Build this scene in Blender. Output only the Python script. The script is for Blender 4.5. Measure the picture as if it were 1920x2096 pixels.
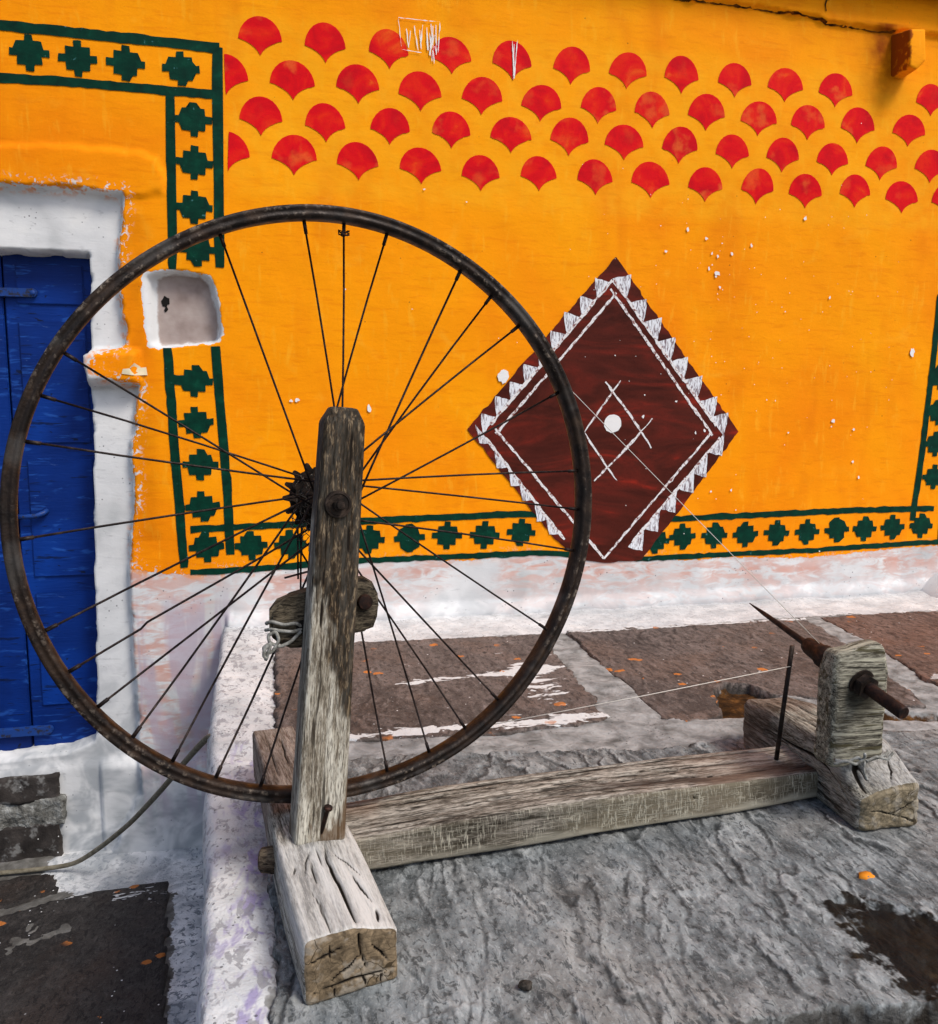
import bpy, bmesh, math, random
import numpy as np
from mathutils import Matrix, Vector

for o in list(bpy.data.objects):
    bpy.data.objects.remove(o, do_unlink=True)
S = bpy.context.scene
COL = S.collection
random.seed(7)
rng = np.random.default_rng(11)
rad = math.radians

# ------------------------------------------------------------------ camera
YAW, PITCH, ROLL, CAM_H = rad(12.76), rad(7.59), rad(0.26), 0.515
cam = bpy.data.cameras.new('camera')
cam.sensor_fit = 'HORIZONTAL'
cam.sensor_width = 36.0
cam.lens = 36.0 * 1750 / 1920
cam.clip_start = 0.02
cam.clip_end = 300
camo = bpy.data.objects.new('camera', cam)
COL.objects.link(camo)
fwd = Vector((math.sin(YAW) * math.cos(PITCH), math.cos(YAW) * math.cos(PITCH), -math.sin(PITCH)))
rgt = Vector((math.cos(YAW), -math.sin(YAW), 0))
upv = rgt.cross(fwd)
r2 = rgt * math.cos(ROLL) + upv * math.sin(ROLL)
u2 = -rgt * math.sin(ROLL) + upv * math.cos(ROLL)
m = Matrix((r2, u2, -fwd)).transposed().to_4x4()
m.translation = (0, 0, CAM_H)
camo.matrix_world = m
S.camera = camo

# ------------------------------------------------------------------ sky, sun, exposure
SUN_EL, SUN_AZ = rad(52), rad(140)          # soft hazy daylight from behind the viewer and from the right
world = bpy.data.worlds.new('World')
S.world = world
world.use_nodes = True
wt = world.node_tree
bgn = wt.nodes['Background']
sky = wt.nodes.new('ShaderNodeTexSky')
sky.sky_type = 'NISHITA'
sky.sun_disc = False
sky.sun_elevation = SUN_EL
sky.sun_rotation = SUN_AZ
sky.dust_density = 3.0
sky.air_density = 1.0
sky.ozone_density = 1.0
wt.links.new(sky.outputs[0], bgn.inputs[0])
bgn.inputs[1].default_value = 0.105
sun = bpy.data.lights.new('sun', 'SUN')
sun.energy = 1.5
sun.angle = rad(16)
sun.color = (1.0, 0.95, 0.87)
suno = bpy.data.objects.new('sun', sun)
COL.objects.link(suno)
sd = Vector((math.sin(SUN_AZ) * math.cos(SUN_EL), math.cos(SUN_AZ) * math.cos(SUN_EL), math.sin(SUN_EL)))
suno.rotation_euler = sd.to_track_quat('Z', 'Y').to_euler()
suno.location = sd * 10
vs = S.view_settings
vs.view_transform = 'Standard'
vs.look = 'None'
vs.gamma = 1.0
vs.use_curve_mapping = False
vs.exposure = 0.68
S.cycles.max_bounces = 4
S.cycles.diffuse_bounces = 2
S.cycles.glossy_bounces = 2

# ------------------------------------------------------------------ helpers
def hash3(i, j, k, seed):
    n = (i * 374761393 + j * 668265263 + k * 2147483647 + seed * 974634777) & 0xFFFFFFFF
    n = ((n ^ (n >> 13)) * 1274126177) & 0xFFFFFFFF
    n = n ^ (n >> 16)
    return (n & 0xFFFFFF) / float(0xFFFFFF)

def vnoise(x, y, z=None, seed=0):
    x = np.asarray(x, float); y = np.asarray(y, float)
    z = np.zeros_like(x) if z is None else np.asarray(z, float)
    xi, yi, zi = (np.floor(a).astype(np.int64) for a in (x, y, z))
    f = [a - b for a, b in ((x, xi), (y, yi), (z, zi))]
    u, v, w = (t * t * t * (t * (t * 6 - 15) + 10) for t in f)
    r = 0
    for a in (0, 1):
        for b in (0, 1):
            for c in (0, 1):
                r = r + hash3(xi + a, yi + b, zi + c, seed) * (u if a else 1 - u) * (v if b else 1 - v) * (w if c else 1 - w)
    return r * 2 - 1

def fbm(x, y, z=None, seed=0, oct=4, gain=0.5):
    r, a, s = 0, 1.0, 1.0
    for o in range(oct):
        r = r + a * vnoise(np.asarray(x) * s, np.asarray(y) * s, None if z is None else np.asarray(z) * s, seed + o)
        a *= gain; s *= 2.03
    return r

def sstep(a, b, x):
    t = np.clip((x - a) / (b - a), 0, 1)
    return t * t * (3 - 2 * t)

def sdf(poly, x, y):
    """signed distance to a polygon, positive inside"""
    P = np.asarray(poly, float)
    d = np.full(x.shape, 1e9)
    ins = np.zeros(x.shape, bool)
    for (ax, ay), (bx, by) in zip(P, np.roll(P, -1, axis=0)):
        ex, ey = bx - ax, by - ay
        t = np.clip(((x - ax) * ex + (y - ay) * ey) / (ex * ex + ey * ey + 1e-12), 0, 1)
        d = np.minimum(d, (x - ax - t * ex) ** 2 + (y - ay - t * ey) ** 2)
        c = (ay > y) != (by > y)
        with np.errstate(divide='ignore', invalid='ignore'):
            xc = (bx - ax) * (y - ay) / (by - ay + 1e-15) + ax
        ins ^= c & (x < xc)
    d = np.sqrt(d)
    return np.where(ins, d, -d)

def lines(lo, hi, f0, f1, fine, coarse):
    a = list(np.arange(f0, f1 + fine / 2, fine))
    x, s = a[0], fine
    pre = []
    while x > lo:
        s = min(s * 1.5, coarse); x = max(lo, x - s); pre.append(x)
    x, s = a[-1], fine
    post = []
    while x < hi:
        s = min(s * 1.5, coarse); x = min(hi, x + s); post.append(x)
    return np.array(pre[::-1] + a + post)

def grid_faces(nu, nv, flip=False):
    i, j = np.meshgrid(np.arange(nu - 1), np.arange(nv - 1), indexing='ij')
    a = (i * nv + j).ravel(); b = ((i + 1) * nv + j).ravel(); c = b + 1; d = a + 1
    return np.stack([a, d, c, b] if flip else [a, b, c, d], 1)

def mesh_obj(name, verts, faces, mat, parent=None, smooth=True, attrs=None, mw=None):
    me = bpy.data.meshes.new(name)
    me.from_pydata([tuple(v) for v in np.asarray(verts).tolist()], [], [tuple(f) for f in (faces.tolist() if hasattr(faces, 'tolist') else faces)])
    if attrs:
        for k, v in attrs.items():
            at = me.attributes.new(k, 'FLOAT', 'POINT')
            at.data.foreach_set('value', np.asarray(v, dtype=np.float32).ravel())
    if smooth:
        me.polygons.foreach_set('use_smooth', [True] * len(me.polygons))
    me.validate(); me.update()
    if mat is not None:
        me.materials.append(mat)
    return link(name, me, parent, mw)

ROOTS = {}
def link(name, me, parent=None, mw=None):
    o = bpy.data.objects.new(name, me)
    COL.objects.link(o)
    M = mw.copy() if mw is not None else Matrix()
    if parent is not None:
        o.parent = parent
        o.matrix_parent_inverse = ROOTS.get(parent.name, Matrix()).inverted()
    o.matrix_basis = M
    ROOTS[o.name] = M
    return o

def empty(name, loc, label, cat, group=None):
    o = link(name, None, None, Matrix.Translation(loc))
    o.empty_display_size = 0.05
    o['label'] = label; o['category'] = cat
    if group: o['group'] = group
    return o

def bm_obj(name, bm, mat, parent=None, smooth=False, mw=None, auto=None):
    me = bpy.data.meshes.new(name)
    bmesh.ops.recalc_face_normals(bm, faces=bm.faces)
    bm.to_mesh(me); bm.free()
    if smooth or auto:
        me.polygons.foreach_set('use_smooth', [True] * len(me.polygons))
    if auto:
        try: me.set_sharp_from_angle(angle=rad(auto))
        except Exception: pass
    if mat is not None: me.materials.append(mat)
    return link(name, me, parent, mw)

def frame_matrix(origin, x, y, z):
    M = Matrix((Vector(x), Vector(y), Vector(z))).transposed().to_4x4()
    M.translation = Vector(origin)
    return M

def tube_geo(pts, radii, n=8, closed=False, cap=True):
    P = [Vector(p) for p in pts]
    if not hasattr(radii, '__len__'): radii = [radii] * len(P)
    V, F = [], []
    prev = None
    for i, p in enumerate(P):
        if closed: t = P[(i + 1) % len(P)] - P[i - 1]
        else: t = P[min(i + 1, len(P) - 1)] - P[max(i - 1, 0)]
        t.normalize()
        if prev is None:
            a = Vector((0, 0, 1)) if abs(t.z) < 0.9 else Vector((1, 0, 0))
            s = t.cross(a).normalized()
        else:
            s = (prev - t * prev.dot(t)).normalized()
        prev = s
        w = t.cross(s)
        for k in range(n):
            an = 2 * math.pi * k / n
            V.append(p + (s * math.cos(an) + w * math.sin(an)) * radii[i])
    m_ = len(P)
    for i in range(m_ if closed else m_ - 1):
        for k in range(n):
            a = i * n + k; b = i * n + (k + 1) % n
            c = ((i + 1) % m_) * n + (k + 1) % n; d = ((i + 1) % m_) * n + k
            F.append((a, b, c, d))
    if cap and not closed:
        F.append(tuple(range(n - 1, -1, -1))); F.append(tuple(range((m_ - 1) * n, m_ * n)))
    return [tuple(v) for v in V], F

def tube(name, pts, radii, mat, parent=None, n=8, closed=False):
    V, F = tube_geo(pts, radii, n, closed)
    return mesh_obj(name, V, F, mat, parent)

def join_geo(parts):
    V, F = [], []
    for v, f in parts:
        o = len(V); V += list(v); F += [tuple(i + o for i in q) for q in f]
    return V, F

def lathe(name, prof, mat, parent, mw, n=28, auto=40):
    """profile (radius, height) turned round local z"""
    bm = bmesh.new()
    rings = []
    for r, z in prof:
        rings.append([bm.verts.new((r * math.cos(2 * math.pi * k / n), r * math.sin(2 * math.pi * k / n), z)) for k in range(n)])
    for a, b in zip(rings, rings[1:]):
        for k in range(n):
            bm.faces.new((a[k], a[(k + 1) % n], b[(k + 1) % n], b[k]))
    bm.faces.new(rings[0][::-1]); bm.faces.new(rings[-1])
    return bm_obj(name, bm, mat, parent, mw=mw, auto=auto)

def axis_matrix(origin, axis, hint=(0, 0, 1)):
    z = Vector(axis).normalized()
    x = Vector(hint).cross(z)
    if x.length < 1e-4: x = Vector((1, 0, 0)).cross(z)
    x.normalize()
    return frame_matrix(origin, x, z.cross(x), z)

# ------------------------------------------------------------------ material helpers
class T:
    def __init__(s, name):
        s.m = bpy.data.materials.new(name); s.m.use_nodes = True
        s.t = s.m.node_tree
        s.b = s.t.nodes['Principled BSDF']
        s.obj = None
    def put(s, sock, v):
        if hasattr(v, 'is_output'): s.t.links.new(v, sock)
        elif isinstance(v, (tuple, list)) and len(v) == 3 and sock.type == 'RGBA': sock.default_value = (*v, 1)
        else: sock.default_value = v
    def node(s, kind, **kw):
        n = s.t.nodes.new('ShaderNode' + kind)
        for k, v in kw.items(): setattr(n, k, v)
        return n
    def co(s):
        if s.obj is None: s.obj = s.node('TexCoord').outputs['Object']
        return s.obj
    def map(s, scale=(1, 1, 1), rot=(0, 0, 0), loc=(0, 0, 0), vec=None):
        n = s.node('Mapping'); s.put(n.inputs[0], vec or s.co())
        n.inputs['Scale'].default_value = scale; n.inputs['Rotation'].default_value = rot; n.inputs['Location'].default_value = loc
        return n.outputs[0]
    def noise(s, scale, detail=4, rough=0.55, dist=0.0, vec=None, col=False):
        n = s.node('TexNoise'); s.put(n.inputs['Vector'], vec or s.co())
        n.inputs['Scale'].default_value = scale; n.inputs['Detail'].default_value = min(detail, 2.8)
        n.inputs['Roughness'].default_value = rough; n.inputs['Distortion'].default_value = dist
        return n.outputs['Color' if col else 'Fac']
    def voro(s, scale, feature='F1', vec=None, rnd=1.0, out='Distance'):
        n = s.node('TexVoronoi', feature=feature); s.put(n.inputs['Vector'], vec or s.co())
        n.inputs['Scale'].default_value = scale; n.inputs['Randomness'].default_value = rnd
        return n.outputs[out]
    def math(s, op, a, b=0.0, c=0.0, clamp=False):
        n = s.node('Math', operation=op, use_clamp=clamp)
        s.put(n.inputs[0], a); s.put(n.inputs[1], b); s.put(n.inputs[2], c)
        return n.outputs[0]
    def ss(s, x, a, b):
        n = s.node('MapRange', interpolation_type='SMOOTHSTEP')
        s.put(n.inputs[0], x); n.inputs[1].default_value = a; n.inputs[2].default_value = b
        return n.outputs[0]
    def rng(s, x, a, b, c, d):
        n = s.node('MapRange'); s.put(n.inputs[0], x)
        for i, v in enumerate((a, b, c, d)): n.inputs[i + 1].default_value = v
        return n.outputs[0]
    def ramp(s, f, stops):
        n = s.node('ValToRGB'); s.put(n.inputs[0], f)
        e = n.color_ramp.elements
        while len(e) < len(stops): e.new(0.5)
        for q, (p, c) in zip(e, stops): q.position = p; q.color = (*c, 1)
        return n.outputs[0]
    def mix(s, f, a, b, mode='MIX'):
        n = s.node('MixRGB', blend_type=mode)
        s.put(n.inputs[0], f); s.put(n.inputs[1], a); s.put(n.inputs[2], b)
        return n.outputs[0]
    def attr(s, name):
        n = s.node('Attribute', attribute_name=name); return n.outputs['Fac']
    def oinfo(s): return s.node('ObjectInfo').outputs['Random']
    def xyz(s, vec=None):
        n = s.node('SeparateXYZ'); s.put(n.inputs[0], vec or s.co()); return n.outputs
    def bump(s, h, strength=0.5, dist=0.002, prev=None):
        n = s.node('Bump'); s.put(n.inputs['Height'], h)
        n.inputs['Strength'].default_value = strength; n.inputs['Distance'].default_value = dist
        if prev is not None: s.put(n.inputs['Normal'], prev)
        return n.outputs[0]
    def done(s, color, rough=0.8, normal=None, metal=0.0, spec=0.12):
        s.put(s.b.inputs['Base Color'], color); s.put(s.b.inputs['Roughness'], rough)
        s.put(s.b.inputs['Metallic'], metal); s.put(s.b.inputs['Specular IOR Level'], spec)
        if normal is not None: s.put(s.b.inputs['Normal'], normal)
        return s.m

WHITE = (0.72, 0.73, 0.74)
def orange_color(t):
    a = t.noise(2.2, 5, 0.6, 0.6)
    c = t.ramp(a, [(0.28, (0.86, 0.215, 0.001)), (0.47, (0.93, 0.29, 0.001)), (0.62, (0.96, 0.335, 0.001)), (0.8, (0.97, 0.39, 0.004))])
    st = t.noise(7, 5, 0.65, 0.3, t.map((1, 1, 0.35)))
    c = t.mix(t.math('MULTIPLY', t.ss(st, 0.50, 0.72), 0.5), c, (0.76, 0.19, 0.001))
    pal = t.noise(9, 6, 0.7, 0.8)
    c = t.mix(t.math('MULTIPLY', t.ss(pal, 0.58, 0.78), 0.3), c, (0.95, 0.46, 0.03))
    gr = t.noise(260, 3, 0.7)
    c = t.mix(t.math('MULTIPLY', t.ss(gr, 0.45, 0.75), 0.14), c, (0.55, 0.15, 0.0))
    br = t.noise(95, 3, 0.65, 0.4, t.map((0.16, 1, 1.0), (0, 0.35, 0)))
    c = t.mix(t.math('MULTIPLY', t.ss(br, 0.52, 0.68), 0.30), c, (0.72, 0.175, 0.001))
    br2 = t.noise(60, 3, 0.65, 0.4, t.map((1.0, 1, 0.2), (0, 0.25, 0)))
    c = t.mix(t.math('MULTIPLY', t.ss(br2, 0.56, 0.72), 0.30), c, (0.96, 0.47, 0.025))
    sp = t.voro(26)
    sn = t.noise(3.1, 2)
    spot = t.math('MULTIPLY', t.math('LESS_THAN', sp, 0.05), t.ss(sn, 0.5, 0.6))
    c = t.mix(t.math('MULTIPLY', spot, 0.55), c, (0.16, 0.06, 0.01))
    return c

def wall_bump(t, extra=None):
    h1 = t.noise(70, 4, 0.6, 0.5, t.map((0.35, 1, 1.0), (0, 0.5, 0)))
    h2 = t.noise(120, 4, 0.65)
    n = t.bump(h1, 0.30, 0.0020)
    n = t.bump(h2, 0.22, 0.0010, n)
    if extra is not None: n = t.bump(extra, 0.5, 0.0015, n)
    return n

def white_color(t, pink=None, dirt_shade=None):
    a = t.noise(6, 6, 0.62, 0.5)
    c = t.ramp(a, [(0.28, (0.46, 0.475, 0.48)), (0.42, (0.60, 0.605, 0.61)), (0.56, (0.68, 0.685, 0.69)), (0.75, (0.77, 0.765, 0.75))])
    if pink is not None:
        st = t.noise(16, 6, 0.7, 0.6, t.map((1, 1, 3.0)))
        st2 = t.noise(4, 5, 0.6, 0.5)
        f = t.math('MULTIPLY', t.math('MULTIPLY', t.ss(st, 0.38, 0.60), t.ss(st2, 0.32, 0.52)), pink)
        c = t.mix(f, c, (0.60, 0.34, 0.28))
    sp = t.voro(75)
    sn = t.noise(11, 3)
    f = t.math('MULTIPLY', t.math('LESS_THAN', sp, 0.13), t.ss(sn, 0.5, 0.62))
    c = t.mix(t.math('MULTIPLY', f, 0.75), c, (0.10, 0.10, 0.11))
    if dirt_shade is not None: c = t.mix(t.math('MULTIPLY', t.ss(t.noise(13, 4, 0.7, 0.5), 0.36, 0.62), dirt_shade), c, (0.25, 0.275, 0.30))  # grey-blue grime; at the lower left it also stands for shade
    cr = t.noise(42, 5, 0.7, 1.2, t.map((0.5, 0.5, 1.8)))
    c = t.mix(t.math('MULTIPLY', t.ss(cr, 0.60, 0.72), 0.35), c, (0.30, 0.30, 0.31))
    return c

# ------------------------------------------------------------------ measured positions on the wall (x, height) in metres
FANS = [[(-0.0109,1.2354),(0.1266,1.2313),(0.2655,1.2305),(0.4049,1.2315),(0.5454,1.2295),(0.6837,1.2318),(0.8212,1.2333),(0.9598,1.2329),(1.0979,1.2349),(1.2325,1.2347),(1.372,1.2328),(1.6486,1.2323)],[(0.056,1.1505),(0.1961,1.1533),(0.3341,1.1477),(0.4725,1.1497),(0.6117,1.146),(0.7522,1.1516),(0.8894,1.1505),(1.026,1.1536),(1.1635,1.1508),(1.2993,1.1505),(1.4404,1.1526),(1.5878,1.1544),(1.7271,1.1548)],[(-0.0137,1.0727),(0.1249,1.0679),(0.2642,1.0718),(0.404,1.0729),(0.543,1.0725),(0.682,1.0746),(0.8197,1.0742),(0.959,1.0742),(1.0993,1.071),(1.2339,1.0701),(1.3738,1.0711),(1.5128,1.0682),(1.6594,1.0697),(1.7988,1.0694)],[(0.0542,0.9946),(0.1947,0.9921),(0.3354,0.9925),(0.473,0.9847),(0.6118,0.9924),(0.7506,0.9909),(0.8904,0.992),(1.0319,0.9901),(1.168,0.9912),(1.3053,0.9892),(1.4444,0.9976),(1.5826,0.9908),(1.7215,0.9905)]]
HALF_FANS = [(-0.0833,1.1505),(-0.0847,0.9946)]
FAN_CUT = -0.0848
STARS = [(-0.4646,1.2012),(-0.3735,1.1975),(-0.2821,1.1965),(-0.1734,1.1948),(-0.1516,1.0955),(-0.1527,1.0082),(-0.1561,0.9166),(-0.1519,0.8285),(-0.1683,0.5496),(-0.1694,0.4588),(-0.1631,0.3657),(-0.162,0.2725),(-0.1565,0.1802),(-0.059,0.1804),(0.0282,0.1798),(0.1182,0.1828),(0.2089,0.1858),(0.3038,0.1864),(0.3945,0.1897),(0.487,0.188),(0.5787,0.1915),(0.9334,0.1599),(1.0057,0.1681),(1.0951,0.1679),(1.1832,0.1678),(1.2728,0.1691),(1.3625,0.1691),(1.4522,0.1719),(1.5372,0.1721),(1.6236,0.1737),(1.7131,0.1754),(1.7417,0.3085),(1.7385,0.398),(1.7389,0.4825),(1.7368,0.577)]
STRIPES = [([(-0.5699,1.2488),(-0.5149,1.2483),(-0.4119,1.2474),(-0.3111,1.246),(-0.1976,1.2445),(-0.0942,1.2417)],0.0195),([(-0.5765,1.1486),(-0.5211,1.1483),(-0.4267,1.1511),(-0.3205,1.1509),(-0.2014,1.1494),(-0.1097,1.1485)],0.0168),([(-0.0983,1.2444),(-0.1029,1.1347),(-0.1046,1.0216),(-0.1052,0.9066),(-0.1079,0.7929)],0.0177),([(-0.1977,1.1416),(-0.1998,1.036),(-0.2023,0.9226),(-0.2031,0.8495),(-0.2056,0.7861)],0.0177),([(-0.2226,0.6198),(-0.2204,0.5163),(-0.2161,0.3832),(-0.2108,0.2702),(-0.2062,0.1345)],0.0213),([(-0.123,0.6248),(-0.1194,0.539),(-0.113,0.4385),(-0.1071,0.3137),(-0.1064,0.161)],0.0203),([(-0.1899,0.2217),(-0.0521,0.2246),(0.119,0.228),(0.2968,0.2315),(0.5449,0.2361),(0.7399,0.2349),(0.9856,0.2144),(1.2287,0.2185),(1.4994,0.2226),(1.7494,0.222)],0.0177),([(-0.1936,0.1235),(-0.0549,0.1249),(0.0708,0.1319),(0.2,0.1366),(0.4195,0.137),(0.6235,0.1396),(0.8921,0.1144),(1.0889,0.1164),(1.3839,0.1193),(1.5378,0.1237),(1.7772,0.1297)],0.0154),([(1.7175,0.7911),(1.7128,0.6328),(1.7021,0.431),(1.6948,0.294),(1.6845,0.1901)],0.0163),([(1.7719,0.7136),(1.7757,0.4307),(1.7772,0.1297)],0.0165)]
ORANGE = [(-0.7181,0.9442),(-0.59,0.9438),(-0.5337,0.9451),(-0.4527,0.9447),(-0.3896,0.9452),(-0.2958,0.9403),(-0.298,0.9145),(-0.3089,0.8521),(-0.3124,0.776),(-0.3134,0.7319),(-0.3102,0.6918),(-0.3035,0.6601),(-0.308,0.628),(-0.3239,0.617),(-0.3518,0.6069),(-0.3692,0.6024),(-0.3772,0.5842),(-0.3749,0.5692),(-0.3614,0.5565),(-0.3342,0.5503),(-0.3067,0.5441),(-0.2821,0.5399),(-0.2901,0.4985),(-0.2945,0.4711),(-0.2983,0.4316),(-0.3055,0.3875),(-0.3011,0.3206),(-0.3099,0.2422),(-0.3199,0.1367),(-0.2532,0.1225),(-0.1937,0.1189),(-0.055,0.1202),(0.0765,0.1268),(0.1881,0.1346),(0.2963,0.1342),(0.4483,0.1259),(0.5306,0.1354),(0.6078,0.1414),(0.6668,0.1317),(0.7331,0.128),(0.7939,0.1129),(0.8962,0.1155),(0.9658,0.113),(1.0154,0.1045),(1.1223,0.1098),(1.3247,0.0996),(1.4203,0.1002),(1.5279,0.1087),(1.6539,0.1155),(1.7733,0.1185),(4,0.14),(4,4),(-4,4),(-4,0.97)]
SURROUND = [(-0.59,0.9438),(-0.5337,0.9451),(-0.4527,0.9447),(-0.3896,0.9452),(-0.2958,0.9403),(-0.298,0.9145),(-0.3089,0.8521),(-0.3124,0.776),(-0.3134,0.7319),(-0.3102,0.6918),(-0.3035,0.6601),(-0.308,0.628),(-0.3239,0.617),(-0.3971,0.6084),(-0.4017,0.5785),(-0.3905,0.5412),(-0.3068,0.5419),(-0.2821,0.5399),(-0.2901,0.4985),(-0.2945,0.4711),(-0.2983,0.4316),(-0.3055,0.3875),(-0.3011,0.3206),(-0.3099,0.2422),(-0.3199,0.1367),(-0.3213,-0.0136),(-0.3184,-0.1914),(-0.3182,-0.3857),(-0.42,-0.6),(-2,-0.6),(-2,0.98)]
LUG = [(-0.3971,0.6084),(-0.4017,0.5785),(-0.3905,0.5412),(-0.3069,0.5408),(-0.283,0.5421),(-0.2799,0.6135),(-0.324,0.6149),(-0.3516,0.6123)]
OPENING = [(-0.3815,0.8159),(-0.3768,0.811),(-0.3801,0.7068),(-0.3857,0.537),(-0.3893,0.385),(-0.3994,0.1625),(-0.4078,-0.0667),(-0.4128,-0.2315),(-0.421,-0.2667),(-0.475,-0.2857),(-0.6104,-0.2909),(-0.9059,-0.2802),(-0.817,0.8226),(-0.5416,0.8175),(-0.4841,0.8169)]
NICHE_OUT = [(-0.2681,0.767),(-0.2636,0.7756),(-0.2471,0.7794),(-0.1953,0.7844),(-0.1307,0.775),(-0.1207,0.7592),(-0.1135,0.7185),(-0.1072,0.6513),(-0.1163,0.6347),(-0.2414,0.6184),(-0.2609,0.6235),(-0.2655,0.6609),(-0.2692,0.7406)]
NICHE_IN = [(-0.2405,0.7648),(-0.2288,0.7737),(-0.1955,0.778),(-0.1539,0.7742),(-0.1335,0.7556),(-0.1196,0.6967),(-0.1191,0.6467),(-0.1269,0.6367),(-0.2348,0.6272),(-0.2437,0.6378),(-0.2425,0.7415)]
LINTEL = [(-0.8022,1.006),(-0.529,1.0213),(-0.3852,1.0289),(-0.2569,1.0252),(-0.2251,1.014),(-0.2133,0.9788),(-0.2099,0.9377),(-0.296,0.9241),(-0.5341,0.9271),(-0.8084,0.9174)]
LEDGE = [(0.9109,1.4584),(0.9373,1.439),(1.0544,1.4416),(1.2021,1.4368),(1.2987,1.4334),(1.3343,1.4229),(1.4407,1.4211),(1.5274,1.422),(1.7361,1.4218),(2.6,1.43),(2.6,2.6),(0.6,2.6)]
DIAMOND = [(0.8051,0.8513),(0.9684,0.6511),(1.148,0.4333),(1.0251,0.2771),(0.895,0.1117),(0.7967,0.1076),(0.7293,0.1166),(0.6621,0.1738),(0.544,0.32),(0.4432,0.4422),(0.6155,0.64)]
WHITE_LINES = [[(0.7929,0.7762),(1.0762,0.4246)],[(0.8088,0.7672),(0.5127,0.4311)],[(0.5088,0.4456),(0.7937,0.1193)],[(1.0717,0.431),(0.7937,0.1193)],[(0.8001,0.7967),(1.0849,0.4489)],[(0.7975,0.7966),(0.5,0.4528)],[(0.4878,0.4216),(0.6884,0.1704)],[(1.0976,0.4181),(0.8673,0.1582)],[(0.8254,0.5593),(0.7238,0.4206)],[(0.7859,0.5559),(0.8582,0.4698),(0.9113,0.3943)],[(0.7197,0.4545),(0.7742,0.3767),(0.8226,0.3132)],[(0.9122,0.4666),(0.834,0.3824),(0.7625,0.3143)]]
TEETH = [[(0.8453,0.8117),(0.8868,0.7549),(0.9283,0.7124),(0.9658,0.6656),(1.0018,0.6187),(1.0429,0.5737),(1.0857,0.5218),(1.1178,0.4824)],[(0.7535,0.8014),(0.7174,0.7571),(0.6774,0.7193),(0.6446,0.6753),(0.6124,0.6379),(0.5784,0.5958),(0.5458,0.5538),(0.5106,0.5196),(0.4769,0.4789)],[(0.4736,0.4088),(0.5165,0.3489),(0.5517,0.3055),(0.5809,0.2691),(0.617,0.2171),(0.6501,0.1846)],[(1.1047,0.3721),(1.0634,0.3189),(1.0299,0.2787),(0.9815,0.2298),(0.9361,0.1823),(0.8963,0.1348)]]
DOT = (0.8072,0.4546)
DAB = (0.5301,0.5664)
FLECKS = [(1.057,0.8418),(1.0716,0.8217),(1.1608,0.8921),(1.1092,0.8705),(0.9884,0.9231),(1.0801,0.789),(1.3882,0.7735),(1.2644,0.7348),(1.6447,0.641),(1.2239,0.5143),(1.2486,0.5119),(1.4216,0.4599),(1.4166,0.4454),(1.4836,0.4385),(1.2899,0.4301),(1.0425,0.2651),(1.0936,0.2627),(1.0784,0.2825),(1.134,0.2841),(0.2123,0.4918),(0.0501,0.5085),(0.0367,0.5073),(0.9177,0.9282),(0.1616,0.7552),(0.4386,0.9583),(0.3411,0.9808),(1.3061,0.9648),(1.0493,0.8318),(1.0392,0.9039),(1.0544,0.8683),(1.0806,0.8936),(1.0679,0.8142),(1.0711,0.863),(0.9331,0.8695),(1.1509,0.2324),(1.4868,0.3529),(1.5083,0.3108),(0.887,0.4719),(0.974,0.5096),(1.0532,0.4362),(1.0283,0.4312),(0.8893,0.5242),(0.8091,0.6191),(0.5289,0.5557),(1.0082,0.1758),(1.4024,0.1159)]
SCRAPES = [[(0.2847,1.3368),(0.3772,1.3372)],[(0.2847,1.3368),(0.291,1.2789)],[(0.3772,1.3372),(0.3727,1.2724)],[(0.291,1.2726),(0.3362,1.2692)],[(0.3025,1.3156),(0.3068,1.2772)],[(0.3114,1.3122),(0.3079,1.2825)],[(0.3194,1.3234),(0.3282,1.2738)],[(0.3318,1.3162),(0.335,1.2765)],[(0.3386,1.3273),(0.3339,1.2827)],[(0.3476,1.3229),(0.3498,1.2757)],[(0.3567,1.3311),(0.3624,1.2747)],[(0.3613,1.3273),(0.3589,1.2786)],[(0.3681,1.3301),(0.3681,1.2826)],[(0.5427,1.312),(0.5484,1.2335)],[(0.5475,1.306),(0.546,1.2301)],[(0.5545,1.3153),(0.5484,1.2324)]]
HOLE = (-0.2268,0.7217)
SPOKES = [(111.33,-163.6,0.021),(94.85,8.9,0.021),(86.9,-3.1,0.0039),(77.96,163.4,0.0163),(60.52,-27.4,0.021),(51.86,-37.8,0.0147),(42.86,125.4,0.021),(25.29,-64.1,0.0203),(6.82,90.0,0.0171),(-2.1,81.7,0.0142),(-11.72,-99.2,0.021),(-30.99,54.0,0.0125),(-50.57,-136.3,0.021),(-60.3,-139.8,0.021),(-69.89,16.6,0.0154),(-79.99,7.7,0.012),(-107.17,-21.7,0.021),(-116.42,-27.2,0.0148),(-125.69,150.7,0.021),(-134.78,142.3,0.021),(-143.61,-54.9,0.021),(-152.18,-63.6,0.021),(-160.97,114.5,0.0121),(-178.13,95.8,0.0032),(164.48,80.3,0.0142),(155.98,70.9,0.0103),(147.51,-124.9,0.021)]
CABLE = [(-.6135,1.94,-.524),(-.5311,1.938,-.5245),(-.4553,1.92,-.5119),(-.3875,1.86,-.4467),(-.3127,1.78,-.3607),(-.2554,1.69,-.2734),(-.2146,1.6,-.2022),(-.1684,1.5,-.1185),(-.1117,1.36,-.0148)]
# ------------------------------------------------------------------ the house wall
WALL_Y = 1.98
def undul(x, z):
    return 0.0030 * fbm(x * 2.6, z * 2.6, seed=3, oct=2) + 0.0006 * fbm(x * 17, z * 17, seed=9, oct=2)

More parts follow.
